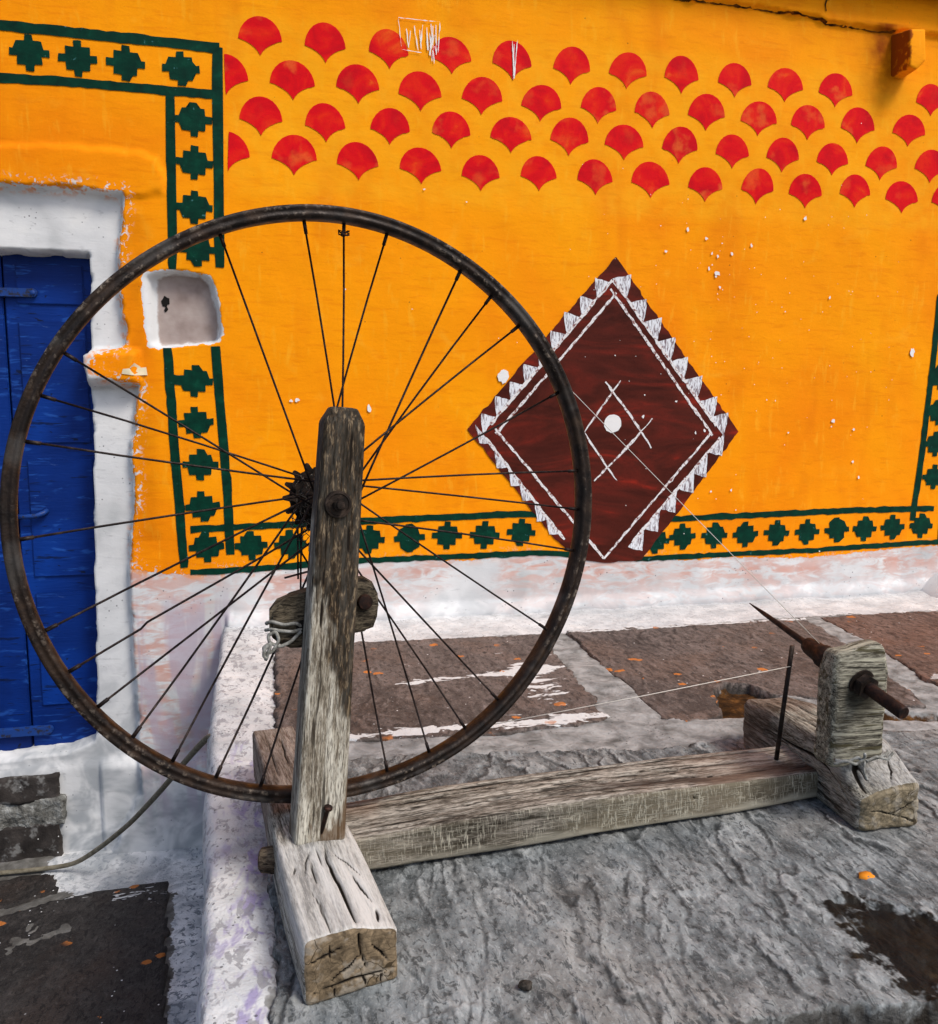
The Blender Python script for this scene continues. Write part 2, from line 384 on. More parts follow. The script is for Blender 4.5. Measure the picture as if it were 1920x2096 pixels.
def wob(x, z, a=0.0035, s=38, seed=21):
    return a * fbm(x * s, z * s, seed=seed, oct=3)

def surf(x, z, full=True):
    x = np.asarray(x, float); z = np.asarray(z, float)
    y = WALL_Y + undul(x, z)
    e = wob(x, z)
    y = y + 0.022 * sstep(-0.001, 0.008, sdf(SURROUND, x, z) + e)
    y = y - 0.006 * sstep(-0.003, 0.012, sdf(LINTEL, x, z) + e)
    y = y - 0.012 * sstep(-0.002, 0.007, sdf(LEDGE, x, z) + e)
    y = y + 0.085 * sstep(-0.002, 0.006, sdf(OPENING, x, z) + 0.6 * e)
    lw = sstep(-0.006, 0.012, sdf(LUG, x, z) + 0.6 * e)
    y = y * (1 - lw) + (WALL_Y - 0.022 + undul(x, z)) * lw
    so = sdf(NICHE_OUT, x, z); di = np.maximum(0, -sdf(NICHE_IN, x, z))
    w = np.where(so > 0, so / (so + di + 1e-6), 0)
    y = y + 0.030 * sstep(0.05, 1.0, w)
    on = x > -0.115
    y = y - np.where(on, 0.02 * (1 - sstep(0.0, 0.03, z)) , 0)
    pl = 0.016 * sstep(-0.30, -0.33, z) * np.where(x > -0.405, 1.0, 0.35)
    y = y - np.where(x < -0.1, pl, 0) * (1 - sstep(0, 0.01, sdf(OPENING, x, z)))
    return y

house = empty('house_front', (0.5, 2.3, -0.535), 'orange plastered house front with red fan pattern, maroon diamond and white dado', 'house front')
xs = lines(-1.7, 3.4, -0.74, 1.80, 0.005, 0.12)
zs = lines(-0.60, 2.4, -0.555, 1.47, 0.005, 0.12)
X, Z = np.meshgrid(xs, zs, indexing='ij')
Y = surf(X, Z)
so_ = sdf(ORANGE, X, Z)
nich = sdf(NICHE_OUT, X, Z)
orange_sdf = np.minimum(so_, -nich - 0.002)
bound = np.interp(X, [p[0] for p in ORANGE[30:52]], [p[1] for p in ORANGE[30:52]])
pink = np.where(X > -0.13, np.exp(-np.abs(bound - Z - 0.03) / 0.06), 0.0)
pink = np.where((X <= -0.13) & (X > -0.32) & (Z < 0.14), 1.0 * sstep(-0.40, -0.25, Z), pink) * (sdf(SURROUND, X, Z) < 0.0)
halo = sstep(-0.02, 0.02, X - FAN_CUT) * sstep(0.93, 0.97, Z) * (1 - sstep(1.30, 1.34, Z))
dark_tone = np.exp(-((X - 1.50) / 0.05) ** 2) * sstep(1.18, 1.36, Z) * (Z < 1.44)  # deeper brown-orange left of the corbel
dark_tone = np.maximum(dark_tone, np.exp(-((X + 0.30 - 0.02) / 0.03) ** 2) * (Z > 0.2) * (Z < 0.9) * 0.35)  # and a fainter strip along the door-side plaster edge
wt_ = T('painted_plaster')
oc = orange_color(wt_)
oc = wt_.mix(wt_.math('MULTIPLY', wt_.attr('halo'), wt_.rng(wt_.noise(30, 4), 0.3, 0.7, 0.1, 0.5)), oc, (0.93, 0.42, 0.012))
oc = wt_.mix(wt_.math('MULTIPLY', wt_.attr('dark_tone'), wt_.rng(wt_.noise(22, 4), 0.3, 0.7, 0.35, 1.0)), oc, (0.26, 0.045, 0.0))
wc = white_color(wt_, wt_.attr('pink'), wt_.attr('dirt_shade'))
lv = wt_.math('MULTIPLY', wt_.ss(wt_.noise(9, 4, .65, .5, wt_.map((2.2, 1, .45))), .44, .60), wt_.attr('lavender'))
wc = wt_.mix(wt_.math('MULTIPLY', lv, .75), wc, (.43, .36, .43))
ncol = wt_.ramp(wt_.noise(16, 5, 0.65), [(0.3, (0.22, 0.165, 0.145)), (0.5, (0.34, 0.27, 0.245)), (0.7, (0.42, 0.35, 0.32))])
wc = wt_.mix(wt_.ss(wt_.math('ADD', wt_.attr('niche'), wt_.rng(wt_.noise(50, 3), .3, .7, -.003, .003)), -0.004, 0.003), wc, ncol)
e_ = wt_.math('ADD', wt_.attr('orange'), wt_.rng(wt_.noise(55, 5, 0.7), 0.2, 0.8, -0.005, 0.005))
om = wt_.ss(e_, -0.0006, 0.0006)
near = wt_.math('SUBTRACT', 1.0, wt_.ss(wt_.attr('orange'), 0.004, 0.028))
chip = wt_.math('MULTIPLY', wt_.math('MULTIPLY', wt_.ss(wt_.noise(75, 4, 0.7, 1.0), 0.57, 0.60), wt_.attr('chips')), near)
om = wt_.math('MULTIPLY', om, wt_.math('SUBTRACT', 1.0, chip))
wc = wt_.mix(wt_.math('MULTIPLY', wt_.math('MULTIPLY', near, wt_.ss(wt_.attr('orange'), -0.02, -0.002)), wt_.math('MULTIPLY', wt_.attr('chips'), wt_.ss(wt_.noise(34, 5, 0.7), 0.5, 0.62))), wc, (0.72, 0.30, 0.13))
col_ = wt_.mix(om, wc, oc)
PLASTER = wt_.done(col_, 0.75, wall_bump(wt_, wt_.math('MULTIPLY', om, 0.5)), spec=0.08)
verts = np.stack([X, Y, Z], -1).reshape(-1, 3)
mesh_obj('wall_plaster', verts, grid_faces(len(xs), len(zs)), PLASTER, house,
         attrs={'orange': orange_sdf, 'pink': pink, 'halo': halo, 'dark_tone': dark_tone, 'niche': sdf(NICHE_IN, X, Z), 'dirt_shade': np.where(X < -.1, .06 + .70 * sstep(.1, -.45, Z), .15 + .25 * sstep(.06, .0, Z)), 'lavender': np.where((X > -.31) & (X < -.1) & (sdf(SURROUND, X, Z) < 0), sstep(.12, .0, Z) * sstep(-.5, -.35, Z), 0), 'chips': np.where(X < -0.05, 1.0, 0.25) * np.where(np.abs(nich) < .04, .0, 1.0)})  # door side: grime and painted shade grow stronger towards the ground

# painted decoration ------------------------------------------------
def decal_geo(poly, off, cell=0.02):
    bm = bmesh.new()
    vs_ = [bm.verts.new((p[0], 0, p[1])) for p in poly]
    bm.faces.new(vs_)
    bmesh.ops.triangulate(bm, faces=bm.faces[:], ngon_method='EAR_CLIP')
    px = [p[0] for p in poly]; pz = [p[1] for p in poly]
    for a, b, axis in ((min(px), max(px), 0), (min(pz), max(pz), 2)):
        c = math.ceil(a / cell) * cell
        while c < b:
            co_ = [0, 0, 0]; no = [0, 0, 0]; co_[axis] = c; no[axis] = 1
            bmesh.ops.bisect_plane(bm, geom=bm.verts[:] + bm.edges[:] + bm.faces[:], plane_co=co_, plane_no=no, dist=1e-6)
            c += cell
    bmesh.ops.triangulate(bm, faces=bm.faces[:])
    V = np.array([v.co[:] for v in bm.verts])
    bm.verts.index_update()
    F = [tuple(v.index for v in f.verts) for f in bm.faces]
    bm.free()
    V[:, 1] = surf(V[:, 0], V[:, 2]) - off
    out = []
    for f in F:          # face the viewer side (-y)
        a, b, c = (V[i] for i in f)
        out.append(f if np.cross(b - a, c - a)[1] < 0 else f[::-1])
    return V.tolist(), out

def decal(name, poly, mat, off=0.0012, parent=None):
    V, F = decal_geo(poly, off)
    return mesh_obj(name, V, F, mat, parent or house)

def rough_poly(poly, step=0.006, amp=0.0009, seed=0):
    out = []
    n = len(poly)
    for i in range(n):
        a = np.array(poly[i]); b = np.array(poly[(i + 1) % n])
        L = np.linalg.norm(b - a); k = max(1, int(L / step))
        for j in range(k):
            p = a + (b - a) * j / k
            if j: p = p + rng.normal(0, amp, 2)
            out.append(tuple(p))
    return out

t = T('red_paint')
base = t.ramp(t.noise(14, 5, 0.6, 0.8), [(0.3, (0.52, 0.002, 0.010)), (0.5, (0.70, 0.004, 0.009)), (0.64, (0.76, 0.020, 0.007)), (0.8, (0.82, 0.12, 0.010))])
lightp = t.math('MULTIPLY', t.ss(t.noise(24, 3, 0.5), 0.52, 0.72), t.rng(t.oinfo(), 0, 1, 0.0, 0.5))
base = t.mix(lightp, base, (0.82, 0.19, 0.03))
base = t.mix(t.math('MULTIPLY', t.ss(t.noise(230, 3, 0.7), 0.5, 0.75), 0.25), base, (0.33, 0.004, 0.006))
RED = t.done(base, 0.7, wall_bump(t), spec=0.08)

t = T('green_paint')
g = t.ramp(t.noise(40, 5, 0.65, 0.4), [(0.3, (0.001, 0.020, 0.013)), (0.6, (0.001, 0.036, 0.021)), (0.8, (0.003, 0.062, 0.034))])
g = t.mix(t.math('MULTIPLY', t.ss(t.noise(48, 5, 0.75), 0.66, 0.72), 0.5), g, (0.10, 0.30, 0.32))
GREEN = t.done(g, 0.6, wall_bump(t), spec=0.08)

t = T('maroon_paint')
g = t.ramp(t.noise(7, 6, 0.7, 1.0, t.map((0.6, 1, 2.2))), [(0.3, (0.040, 0.008, 0.005)), (0.48, (0.075, 0.013, 0.008)), (0.60, (0.12, 0.015, 0.009)), (0.72, (0.27, 0.020, 0.010))])
g = t.mix(t.math('MULTIPLY', t.ss(t.noise(200, 3, 0.7), 0.5, 0.75), 0.3), g, (0.03, 0.004, 0.004))
MAROON = t.done(g, 0.6, wall_bump(t), spec=0.08)

t = T('chalk_white_paint')
g = t.mix(t.ss(t.noise(210, 4, 0.7, 0.5, t.map((1.0, 1, 0.25), (0, 0.6, 0))), 0.46, 0.62), (0.74, 0.76, 0.80), (0.22, 0.17, 0.19))
CHALK = t.done(g, 0.8, wall_bump(t), spec=0.08)
t = T('white_line_paint')
g = t.mix(t.ss(t.noise(120, 4, 0.7), 0.50, 0.62), (0.74, 0.72, 0.72), (0.26, 0.13, 0.12))
LINEW = t.done(g, 0.8, wall_bump(t), spec=0.08)
t = T('bare_white_spots')
BARE = t.done((0.80, 0.79, 0.78), 0.85, wall_bump(t))

FAN = [(0, 0), (.10, .10), (.23, .185), (.42, .265), (.66, .335), (1.0, .40), (.965, .53), (.88, .67), (.73, .80), (.54, .905), (.30, .975), (.10, 1.0)]
FAN = FAN + [(-a, b) for a, b in FAN[:0:-1]]
k_ = 0
for row in FANS:
    for (fx, fz) in row:
        w = 0.0470 * random.uniform(.92, 1.06); hh = 0.0815 * random.uniform(.94, 1.05)
        sk = random.uniform(-.12, .12)
        poly = [(fx + (u + sk * v) * w, fz + v * hh) for u, v in FAN]
        decal('painted_fan', rough_poly(poly, 0.007, 0.0010), RED, 0.0011)
for fx, fz in HALF_FANS:
    poly = [(max(FAN_CUT, fx + u * .0465), fz + v * .0815) for u, v in FAN if fx + u * .0465 > FAN_CUT - .004]
    decal('painted_fan', rough_poly(poly, 0.008, 0.0006), RED, 0.0011)

STAR = [(.2, 1), (.2, .66), (.62, .66), (.62, .21), (1, .21)]
STAR = STAR + [(a, -b) for a, b in STAR[::-1]] + [(-a, -b) for a, b in STAR] + [(-a, b) for a, b in STAR[::-1]]
for i, (sx, sz) in enumerate(STARS):
    r = 0.0375 if i < 13 else 0.0365
    an = rad(random.uniform(-4, 4))
    poly = []
    for u, v in STAR:
        u += random.uniform(-.025, .025); v += random.uniform(-.025, .025)
        poly.append((sx + r * (u * math.cos(an) - v * math.sin(an)), sz + 0.92 * r * (u * math.sin(an) + v * math.cos(an))))
    decal('painted_star', rough_poly(poly, 0.006, 0.0003), GREEN, 0.0016)

def stroke(pts, w, amp=0.0010, step=0.012, taper=False):
    """ribbon polygon round a polyline on the wall"""
    P = np.array(pts, float)
    seg = np.linalg.norm(np.diff(P, axis=0), axis=1); L = np.concatenate([[0], np.cumsum(seg)])
    n = max(3, int(L[-1] / step))
    s = np.linspace(0, L[-1], n)
    C = np.stack([np.interp(s, L, P[:, 0]), np.interp(s, L, P[:, 1])], 1)
    d = np.gradient(C, axis=0); d /= np.linalg.norm(d, axis=1)[:, None]
    nn = np.stack([-d[:, 1], d[:, 0]], 1)
    ww = np.full(n, w / 2)
    if taper: ww = ww * (0.35 + 0.65 * np.sin(np.linspace(0.15, math.pi - 0.15, n)))
    a = C + nn * (ww + rng.normal(0, amp, n))[:, None]
    b = C - nn * (ww + rng.normal(0, amp, n))[:, None]
    return [tuple(p) for p in a] + [tuple(p) for p in b[::-1]]

for i, (pts, w) in enumerate(STRIPES):
    w = [0.020, 0.0185, 0.018, 0.017, 0.0185, 0.018, 0.0155, 0.0135, 0.016, 0.016][i]
    decal('painted_stripe', stroke(pts, w, 0.0009, 0.014), GREEN, 0.0013 if i % 2 else 0.0014)
decal('painted_stripe', stroke([STARS[8], (STARS[8][0] - 0.055, STARS[8][1] + 0.004)], 0.022, 0.0008), GREEN, 0.0018)

dia = decal('painted_diamond', rough_poly(DIAMOND, 0.012, 0.0011), MAROON, 0.0020)
for i, L in enumerate(WHITE_LINES):
    decal('white_line', stroke(L, 0.0060 if i < 4 else (0.0070 if i < 8 else 0.0055), 0.0009, 0.010, taper=i >= 8), LINEW, 0.0027, dia)
for side, (base_i, tl) in enumerate(zip((4, 5, 6, 7), TEETH)):
    A, B = (np.array(q) for q in WHITE_LINES[base_i])
    d = (B - A) / np.linalg.norm(B - A)
    sp_ = np.linalg.norm(np.array(tl[-1]) - np.array(tl[0])) / (len(tl) - 1)
    for tp in tl:
        tp = np.array(tp); s = (tp - A) @ d; foot = A + d * s
        if side < 2:   b0, b1 = s - 0.35 * sp_, s + 0.62 * sp_
        else:          b0, b1 = s - 0.72 * sp_, s + 0.28 * sp_
        p0, p1 = A + d * b0, A + d * b1
        mid = (p0 + p1) / 2
        out_ = (tp - foot)
        poly = [tuple(p0), tuple(tp + 0.10 * (tp - mid) * 0), tuple(p1)]
        # fan-like tooth: the outer edge bows out
        e1 = (np.array(poly[1]) + p1) / 2 + out_ * 0.10
        poly = [tuple(p0), tuple(tp), tuple(e1), tuple(p1)]
        decal('painted_tooth', rough_poly(poly, 0.008, 0.0008), CHALK, 0.0024, dia)
def blob(c, r, n=14, amp=.15, asp=1.0):
    ph = [random.uniform(1 - amp, 1 + amp) for _ in range(n)]
    return [(c[0] + r * ph[i] * math.cos(2 * math.pi * i / n), c[1] + asp * r * ph[i] * math.sin(2 * math.pi * i / n)) for i in range(n)]
decal('white_dot', blob(DOT, 0.0225, 22, .04), BARE, 0.0028, dia)
decal('white_dab', blob(DAB, 0.0145, 16, .14), BARE, 0.0029, dia)

# paint flaked off in specks and scratches
parts = []
for i, f in enumerate(FLECKS):
    r = random.choice([.0014, .0019, .0026, .0034])
    if i in (1, 8, 11, 19, 20): r = .0055
    parts.append(decal_geo(blob(f, r, 11, .5, random.uniform(.6, 1.8)), 0.0030))
for i in range(120):
    f = (random.gauss(1.15, .28), random.gauss(.72, .22))
    if 0.2 < f[1] < 1.2 and f[0] < 1.7: parts.append(decal_geo(blob(f, random.uniform(.0006, .0013), 6, .3), 0.0030))
o = mesh_obj('flaked_speck', *join_geo(parts), BARE, house); o['kind'] = 'stuff'
parts = [decal_geo(stroke(s_, 0.0022 if i > 3 else 0.0014, 0.0005, 0.006, taper=True), 0.0031) for i, s_ in enumerate(SCRAPES)]
for i in range(14):
    x0 = random.uniform(.352, .372); z0 = random.uniform(1.275, 1.32)
    parts.append(decal_geo(stroke([(x0, z0), (x0 + random.uniform(-.004, .004), z0 - random.uniform(.01, .03))], .0022, .0004, .005, True), 0.0032))
o = mesh_obj('scratch', *join_geo(parts), BARE, house); o['kind'] = 'stuff'
# bits of pale tape left on the plaster beside the niche
t = T('paper_tape'); TAPE = t.done((0.66, 0.58, 0.40), 0.7, t.bump(t.noise(200, 3), .3, .001))
decal('tape_scrap', [(-.312, .573), (-.268, .578), (-.266, .561), (-.292, .560), (-.315, .563)], TAPE, 0.0018)
decal('tape_scrap', [(-.298, .576), (-.289, .586), (-.279, .578), (-.284, .566)], TAPE, 0.0024)
# hole in the niche, not cut: its inner shade painted as dark patches
t = T('hole_shade'); HOLE_SHADE = t.done((0.012, 0.011, 0.010), 0.95)
decal('niche_hole', blob((HOLE[0], HOLE[1]), 0.0085, 14, .3, 1.5), HOLE_SHADE, 0.0012)
decal('niche_hole', blob((HOLE[0] + .001, HOLE[1] - .017), 0.004, 9, .4, 1.6), HOLE_SHADE, 0.0012)

t = T('crack_dirt_shade'); CRK = t.done(t.ramp(t.noise(60, 3), [(.35, (.030, .010, .002)), (.7, (.22, .07, .004))]), .95)  # brown crack lines; under the raised plaster they also paint its shadow
L_ = [p for p in LEDGE if 0.7 < p[0] < 1.56]
for i in range(len(L_) - 1):
    a_, b_ = L_[i], L_[i + 1]
    md = ((a_[0] + b_[0]) / 2 + random.uniform(-.004, .004), (a_[1] + b_[1]) / 2 + random.uniform(-.003, .003))
    decal('plaster_crack', stroke([a_, md, b_], random.uniform(.0025, .0050), .0008, .007), CRK, 0.0016)
decal('plaster_crack', stroke([(1.327, 1.448), (1.324, 1.462), (1.329, 1.478), (1.325, 1.49)], .0030, .0006, .006), CRK, 0.0018)
decal('plaster_crack', stroke([(1.329, 1.474), (1.345, 1.481), (1.352, 1.492)], .0022, .0006, .006), CRK, 0.0019)
# corbel stone, eave ------------------------------------------------
t = T('corbel_plaster')
c = orange_color(t)
c = t.mix(t.ss(t.math('ADD', t.xyz()[0], t.rng(t.noise(60, 4), .3, .7, -.006, .006)), 1.528, 1.536), (0.30, 0.06, 0.001), c)
CORB = t.done(c, 0.8, wall_bump(t))
front = [(1.5269, 1.408), (1.5712, 1.412), (1.5759, 1.3391), (1.5534, 1.3161), (1.5313, 1.3213)]
bm = bmesh.new()
f1 = [bm.verts.new((x, 1.92 + 0.004 * random.uniform(-1, 1), z)) for x, z in front]
f0 = [bm.verts.new((x + (-.006 if i in (0, 4) else .006), 2.0, z + (.012 if i < 2 else -.003))) for i, (x, z) in enumerate(front)]
bm.faces.new(f1)
for i in range(5):
    bm.faces.new((f1[i], f0[i], f0[(i + 1) % 5], f1[(i + 1) % 5]))
bmesh.ops.bevel(bm, geom=bm.edges[:], offset=.006, segments=3, affect='EDGES', profile=.6)
bm_obj('corbel', bm, CORB, house, smooth=True)
t = T('eave_timber')
c = t.ramp(t.noise(20, 5, .6, .3, t.map((.15, 1, 1))), [(.3, (.03, .018, .008)), (.7, (.10, .06, .03))])
EAVE = t.done(c, .85, t.bump(t.noise(60, 4, .6, 0, t.map((.1, 1, 1))), .5, .002))
bm = bmesh.new()
bmesh.ops.create_cube(bm, size=1, matrix=Matrix.Translation((.9, 1.958, 1.60)) @ Matrix.Diagonal((5.0, .07, .19, 1)))
bmesh.ops.bevel(bm, geom=bm.edges[:], offset=.008, segments=2, affect='EDGES')
bm_obj('eave_beam', bm, EAVE, house)

# door --------------------------------------------------------------
t = T('blue_door_paint')
st = t.noise(60, 5, .7, .3, t.map((.22, 1, 1)))
c = t.ramp(t.noise(5, 4, .6), [(.3, (.001, .012, .095)), (.55, (.001, .024, .18)), (.75, (.002, .040, .27))])
c = t.mix(t.math('MULTIPLY', t.ss(st, .56, .68), .55), c, (.02, .10, .42))
c = t.mix(t.math('MULTIPLY', t.ss(t.noise(95, 5, .75, .2, t.map((.12, 1, 1))), .60, .68), .8), c, (.002, .006, .028))
c = t.mix(t.math('MULTIPLY', t.ss(t.noise(130, 4, .7, .2, t.map((.2, 1, 1))), .71, .75), .35), c, (.12, .22, .5))
c = t.mix(t.math('MULTIPLY', t.ss(t.noise(38, 4, .75, .6, t.map((.5, 1, 1))), .66, .70), .8), c, (.004, .006, .014))
BLUE = t.done(c, .5, t.bump(t.noise(95, 5, .75, .2, t.map((.12, 1, 1))), .6, .0018), spec=.15)
t = T('blue_iron'); BIRON = t.done(t.mix(t.ss(t.noise(60, 4, .7), .5, .65), (.010, .045, .21), (.02, .02, .03)), .45, t.bump(t.noise(150, 4), .3, .0008), spec=.25)
me = bpy.data.meshes.new('door')
bm = bmesh.new()
bmesh.ops.create_cube(bm, size=1, matrix=Matrix.Translation((-.82 + .7, 2.088 - 2.06, .265 + .3)) @ Matrix.Diagonal((.95, .022, 1.20, 1)))
bm.to_mesh(me); bm.free(); me.materials.append(BLUE)
door = link('door', me, house, Matrix.Translation((-.7, 2.06, -.3)))
def slab_box(name, x0, x1, y0, y1, z0, z1, mat, parent, bev=.003, seg=2):
    bm = bmesh.new()
    cx, cy, cz = (x0 + x1) / 2, (y0 + y1) / 2, (z0 + z1) / 2
    bmesh.ops.create_cube(bm, size=1, matrix=Matrix.Diagonal((x1 - x0, y1 - y0, z1 - z0, 1)))
    bmesh.ops.bevel(bm, geom=bm.edges[:], offset=bev, segments=seg, affect='EDGES')
    return bm_obj(name, bm, mat, parent, mw=Matrix.Translation((cx, cy, cz)), auto=50)
for x0, x1 in ((-.376, -.366), (-.5595, -.377), (-.750, -.5635), (-.94, -.7515)):
    slab_box('plank', x0, x1, 2.055, 2.078, -.335, .86, BLUE, door, .0022)
for z0, z1 in ((.70, .80), (.40, .68), (.10, .38), (-.2, .08)):   # raised field boards nailed on the plank
    slab_box('field_board', -.535, -.40, 2.0505, 2.056, z0 + .012, z1 - .004, BLUE, door, .002)
def strap(z0, x1, y=2.046, hgt=.018):
    bm = bmesh.new()
    pts = [(-.95, -hgt / 2), (x1 - hgt / 2, -hgt / 2)] + [(x1 - hgt / 2 + hgt / 2 * math.sin(a), -hgt / 2 * math.cos(a)) for a in np.linspace(.3, math.pi - .3, 7)] + [(x1 - hgt / 2, hgt / 2), (-.95, hgt / 2)]
    a = [bm.verts.new((p[0], y - .005, z0 + p[1])) for p in pts]
    b = [bm.verts.new((p[0], y + .012, z0 + p[1])) for p in pts]
    bm.faces.new(a); bm.faces.new(b[::-1])
    for i in range(len(pts)): bm.faces.new((a[i], b[i], b[(i + 1) % len(pts)], a[(i + 1) % len(pts)]))
    bmesh.ops.bevel(bm, geom=[e for e in bm.edges if all(v.co.y < y for v in e.verts)], offset=.0015, segments=2, affect='EDGES')
    bm_obj('hinge_strap', bm, BIRON, door, auto=40)
strap(.735, -.492); strap(-.245, -.515)
lathe('rivet', [(.0055, 0), (.005, .003), (.002, .0045)], BIRON, door, axis_matrix((-.500, 2.041, .735), (0, -1, 0)), 12)
tube('latch', [(-.56, 2.052, .250), (-.545, 2.040, .250), (-.52, 2.038, .252), (-.505, 2.040, .258), (-.500, 2.050, .262)], .0055, BIRON, door)

# threshold at the door ---------------------------------------------
t = T('dark_stone')
c = t.ramp(t.noise(14, 6, .65, .4), [(.3, (.020, .017, .016)), (.5, (.042, .036, .033)), (.7, (.075, .066, .062))])
c = t.mix(t.math('MULTIPLY', t.ss(t.noise(28, 5, .75), .54, .66), .5), c, (.30, .30, .29))
c = t.mix(t.math('LESS_THAN', t.voro(45), .07), c, (.6, .6, .6))
DARKST = t.done(c, .8, t.bump(t.noise(60, 6, .7), .7, .004))
t = T('rough_mortar')
c = t.ramp(t.noise(45, 6, .75, .5), [(.3, (.04, .038, .034)), (.5, (.15, .148, .135)), (.7, (.36, .365, .35))])
MORT = t.done(c, .9, t.bump(t.noise(70, 6, .75), 1.0, .006))

def rough_box(name, x0, x1, y0, y1, z0, z1, mat, parent, res=.008, r=.006, amp=.003, scale=25, seed=0):
    lx, ly, lz = x1 - x0, y1 - y0, z1 - z0
    V, F = rbox((lx, ly, lz), res, r)
    nrm = V[1]; V = V[0]
    d = amp * fbm(V[:, 0] * scale, V[:, 1] * scale, V[:, 2] * scale, seed=seed)
    V = V + nrm * d[:, None]
    return mesh_obj(name, V, F, mat, parent, mw=Matrix.Translation(((x0 + x1) / 2, (y0 + y1) / 2, (z0 + z1) / 2)))

def rbox(size, res, r):
    """rounded box with gridded faces: ((verts, normals), faces), centred"""
    h = [s / 2 for s in size]
    V, F, idx = [], [], {}
    ns = [max(2, int(round(s / res))) for s in size]
    ax = [np.linspace(-h[i], h[i], ns[i] + 1) for i in range(3)]
    def vid(i, j, k):
        key = (i, j, k)
        if key not in idx:
            idx[key] = len(V); V.append((ax[0][i], ax[1][j], ax[2][k]))
        return idx[key]
    for a in range(3):
        b, c = (a + 1) % 3, (a + 2) % 3
        for side in (0, ns[a]):
            for i in range(ns[b]):
                for j in range(ns[c]):
                    q = []
                    for (di, dj) in ((0, 0), (1, 0), (1, 1), (0, 1)):
                        p = [0, 0, 0]; p[a] = side; p[b] = i + di; p[c] = j + dj
                        q.append(vid(*p))
                    F.append(tuple(q) if side else tuple(q[::-1]))
    V = np.array(V)
    inner = np.clip(V, [-(x - r) for x in h], [x - r for x in h])
    d = V - inner
    L = np.linalg.norm(d, axis=1)[:, None] + 1e-9
    n = d / L
    return (inner + n * r, n), F

rough_box('threshold_stone', -1.3, -.495, 1.986, 2.10, -.392, -.328, DARKST, house, .008, .003, .005, 22, 4)
rough_box('threshold_mortar', -1.3, -.488, 1.987, 2.06, -.450, -.384, MORT, house, .006, .004, .005, 34, 5)
rough_box('threshold_riser', -1.3, -.497, 1.985, 2.06, -.545, -.442, DARKST, house, .008, .003, .005, 20, 6)
# ------------------------------------------------------------------ the raised stone platform
EDGE_Y = [-.6, .45, .68, .79, .93, 1.11, 1.37, 1.87, 2.05]
EDGE_X = [-.060, -.066, -.072, -.076, -.080, -.094, -.109, -.119, -.121]
SLAB_A = [(-.020, .10), (-.0169, .6667), (-.0128, .7797), (-.022, .9206), (-.0128, 1.17), (.10, 1.185), (.25, 1.170), (.38, 1.150), (.472, 1.134), (.5886, 1.1186), (.6734, 1.1339), (1.003, 1.100), (2.9, 1.10), (2.9, .62), (1.2, .585), (.5405, .567), (.4467, .578), (.387, .582), (.30, .560), (.12, .53), (.02, .50)]
SLAB_B = [(-.0128, 1.785), (.25, 1.768), (.5667, 1.752), (.5448, 1.6361), (.5455, 1.5187), (.5291, 1.3829), (.5397, 1.3487), (.5199, 1.3073), (.5232, 1.2589), (.4963, 1.2375), (.4269, 1.2348), (.2843, 1.2255), (.1073, 1.2453), (-.0113, 1.2629)]
SLAB_C = [(.6241, 1.762), (.6089, 1.5316), (.609, 1.4195), (.6023, 1.2996), (.6024, 1.2328), (.6339, 1.2081), (.69, 1.2073), (.7113, 1.2327), (.7482, 1.3309), (.7922, 1.3633), (.8232, 1.3482), (.8408, 1.2941), (1.0, 1.20), (1.0694, 1.1858), (1.10, 1.2755), (1.17, 1.5124), (1.20, 1.6681), (1.2187, 1.7617)]
SLAB_D = [(1.2507, 1.755), (1.2222, 1.5312), (1.1703, 1.3149), (1.14, 1.19), (1.9, 1.17), (1.9, 1.66), (1.63, 1.715), (1.54, 1.760)]
SLAB_E = [(-.02, .08), (2.9, .08), (2.9, .585), (1.2, .552), (.56, .537), (.45, .548), (.38, .554), (.28, .53), (.1, .50), (.0, .47)]
PATCH = [(.548, .728), (.5927, .722), (.6259, .690), (.70, .650), (.74, .60), (.68, .575), (.5359, .566), (.518, .5715), (.5194, .6039), (.5303, .6587)]
ALL = (SLAB_A, SLAB_B, SLAB_C, SLAB_D, SLAB_E)

xs2 = lines(0.02, 3.2, 0.026, 1.70, 0.006, 0.15)
ys2 = lines(-0.6, 2.03, 0.50, 2.0, 0.006, 0.15)
prof = [(-.016, -.545), (-.015, -.40), (-.013, -.22), (-.012, -.10), (-.010, -.05), (-.008, -.026), (-.004, -.012), (.001, -.005), (.008, -.0015), (.018, 0.0), (.032, 0), (.046, 0), (.06, 0), (.074, 0)]
ex = np.interp(ys2, EDGE_Y, EDGE_X)
rows = []
for dx, dz in prof:
    wv = .004 * fbm(ys2 * 9, ys2 * 0 + dz * 12, seed=31, oct=3)
    rows.append(np.stack([ex + dx + wv * (1 if dz < 0 else .3), ys2, np.full_like(ys2, dz)], -1))
last = rows[-1][:, 0]
for x in xs2:
    bl = sstep(.02, .10, x)
    xx = np.maximum(last + .004 + (x - .02), x) * (1 - bl) + x * bl
    rows.append(np.stack([xx, ys2, np.zeros_like(ys2)], -1))
G = np.stack(rows, 0)
PX, PY = G[..., 0], G[..., 1]
top = sstep(-.004, 0, G[..., 2])
rel = .0022 * fbm(PX * 22, PY * 22, seed=41, oct=4) + .0035 * fbm(PX * 4, PY * 4, seed=42, oct=2)
HOLEP = [(.66, 1.215), (.74, 1.34), (.80, 1.375), (.84, 1.36), (.86, 1.25), (1.05, 1.165), (1.9, 1.16), (1.9, 1.125), (1.05, 1.135), (.8, 1.20)]
hs = sdf(HOLEP, PX, PY)
G[..., 2] += top * (rel - .003) - .016 * sstep(-.004, .012, hs)
under = np.full(PX.shape, -1.0)
for q in ALL: under = np.maximum(under, sdf(q, PX, PY))
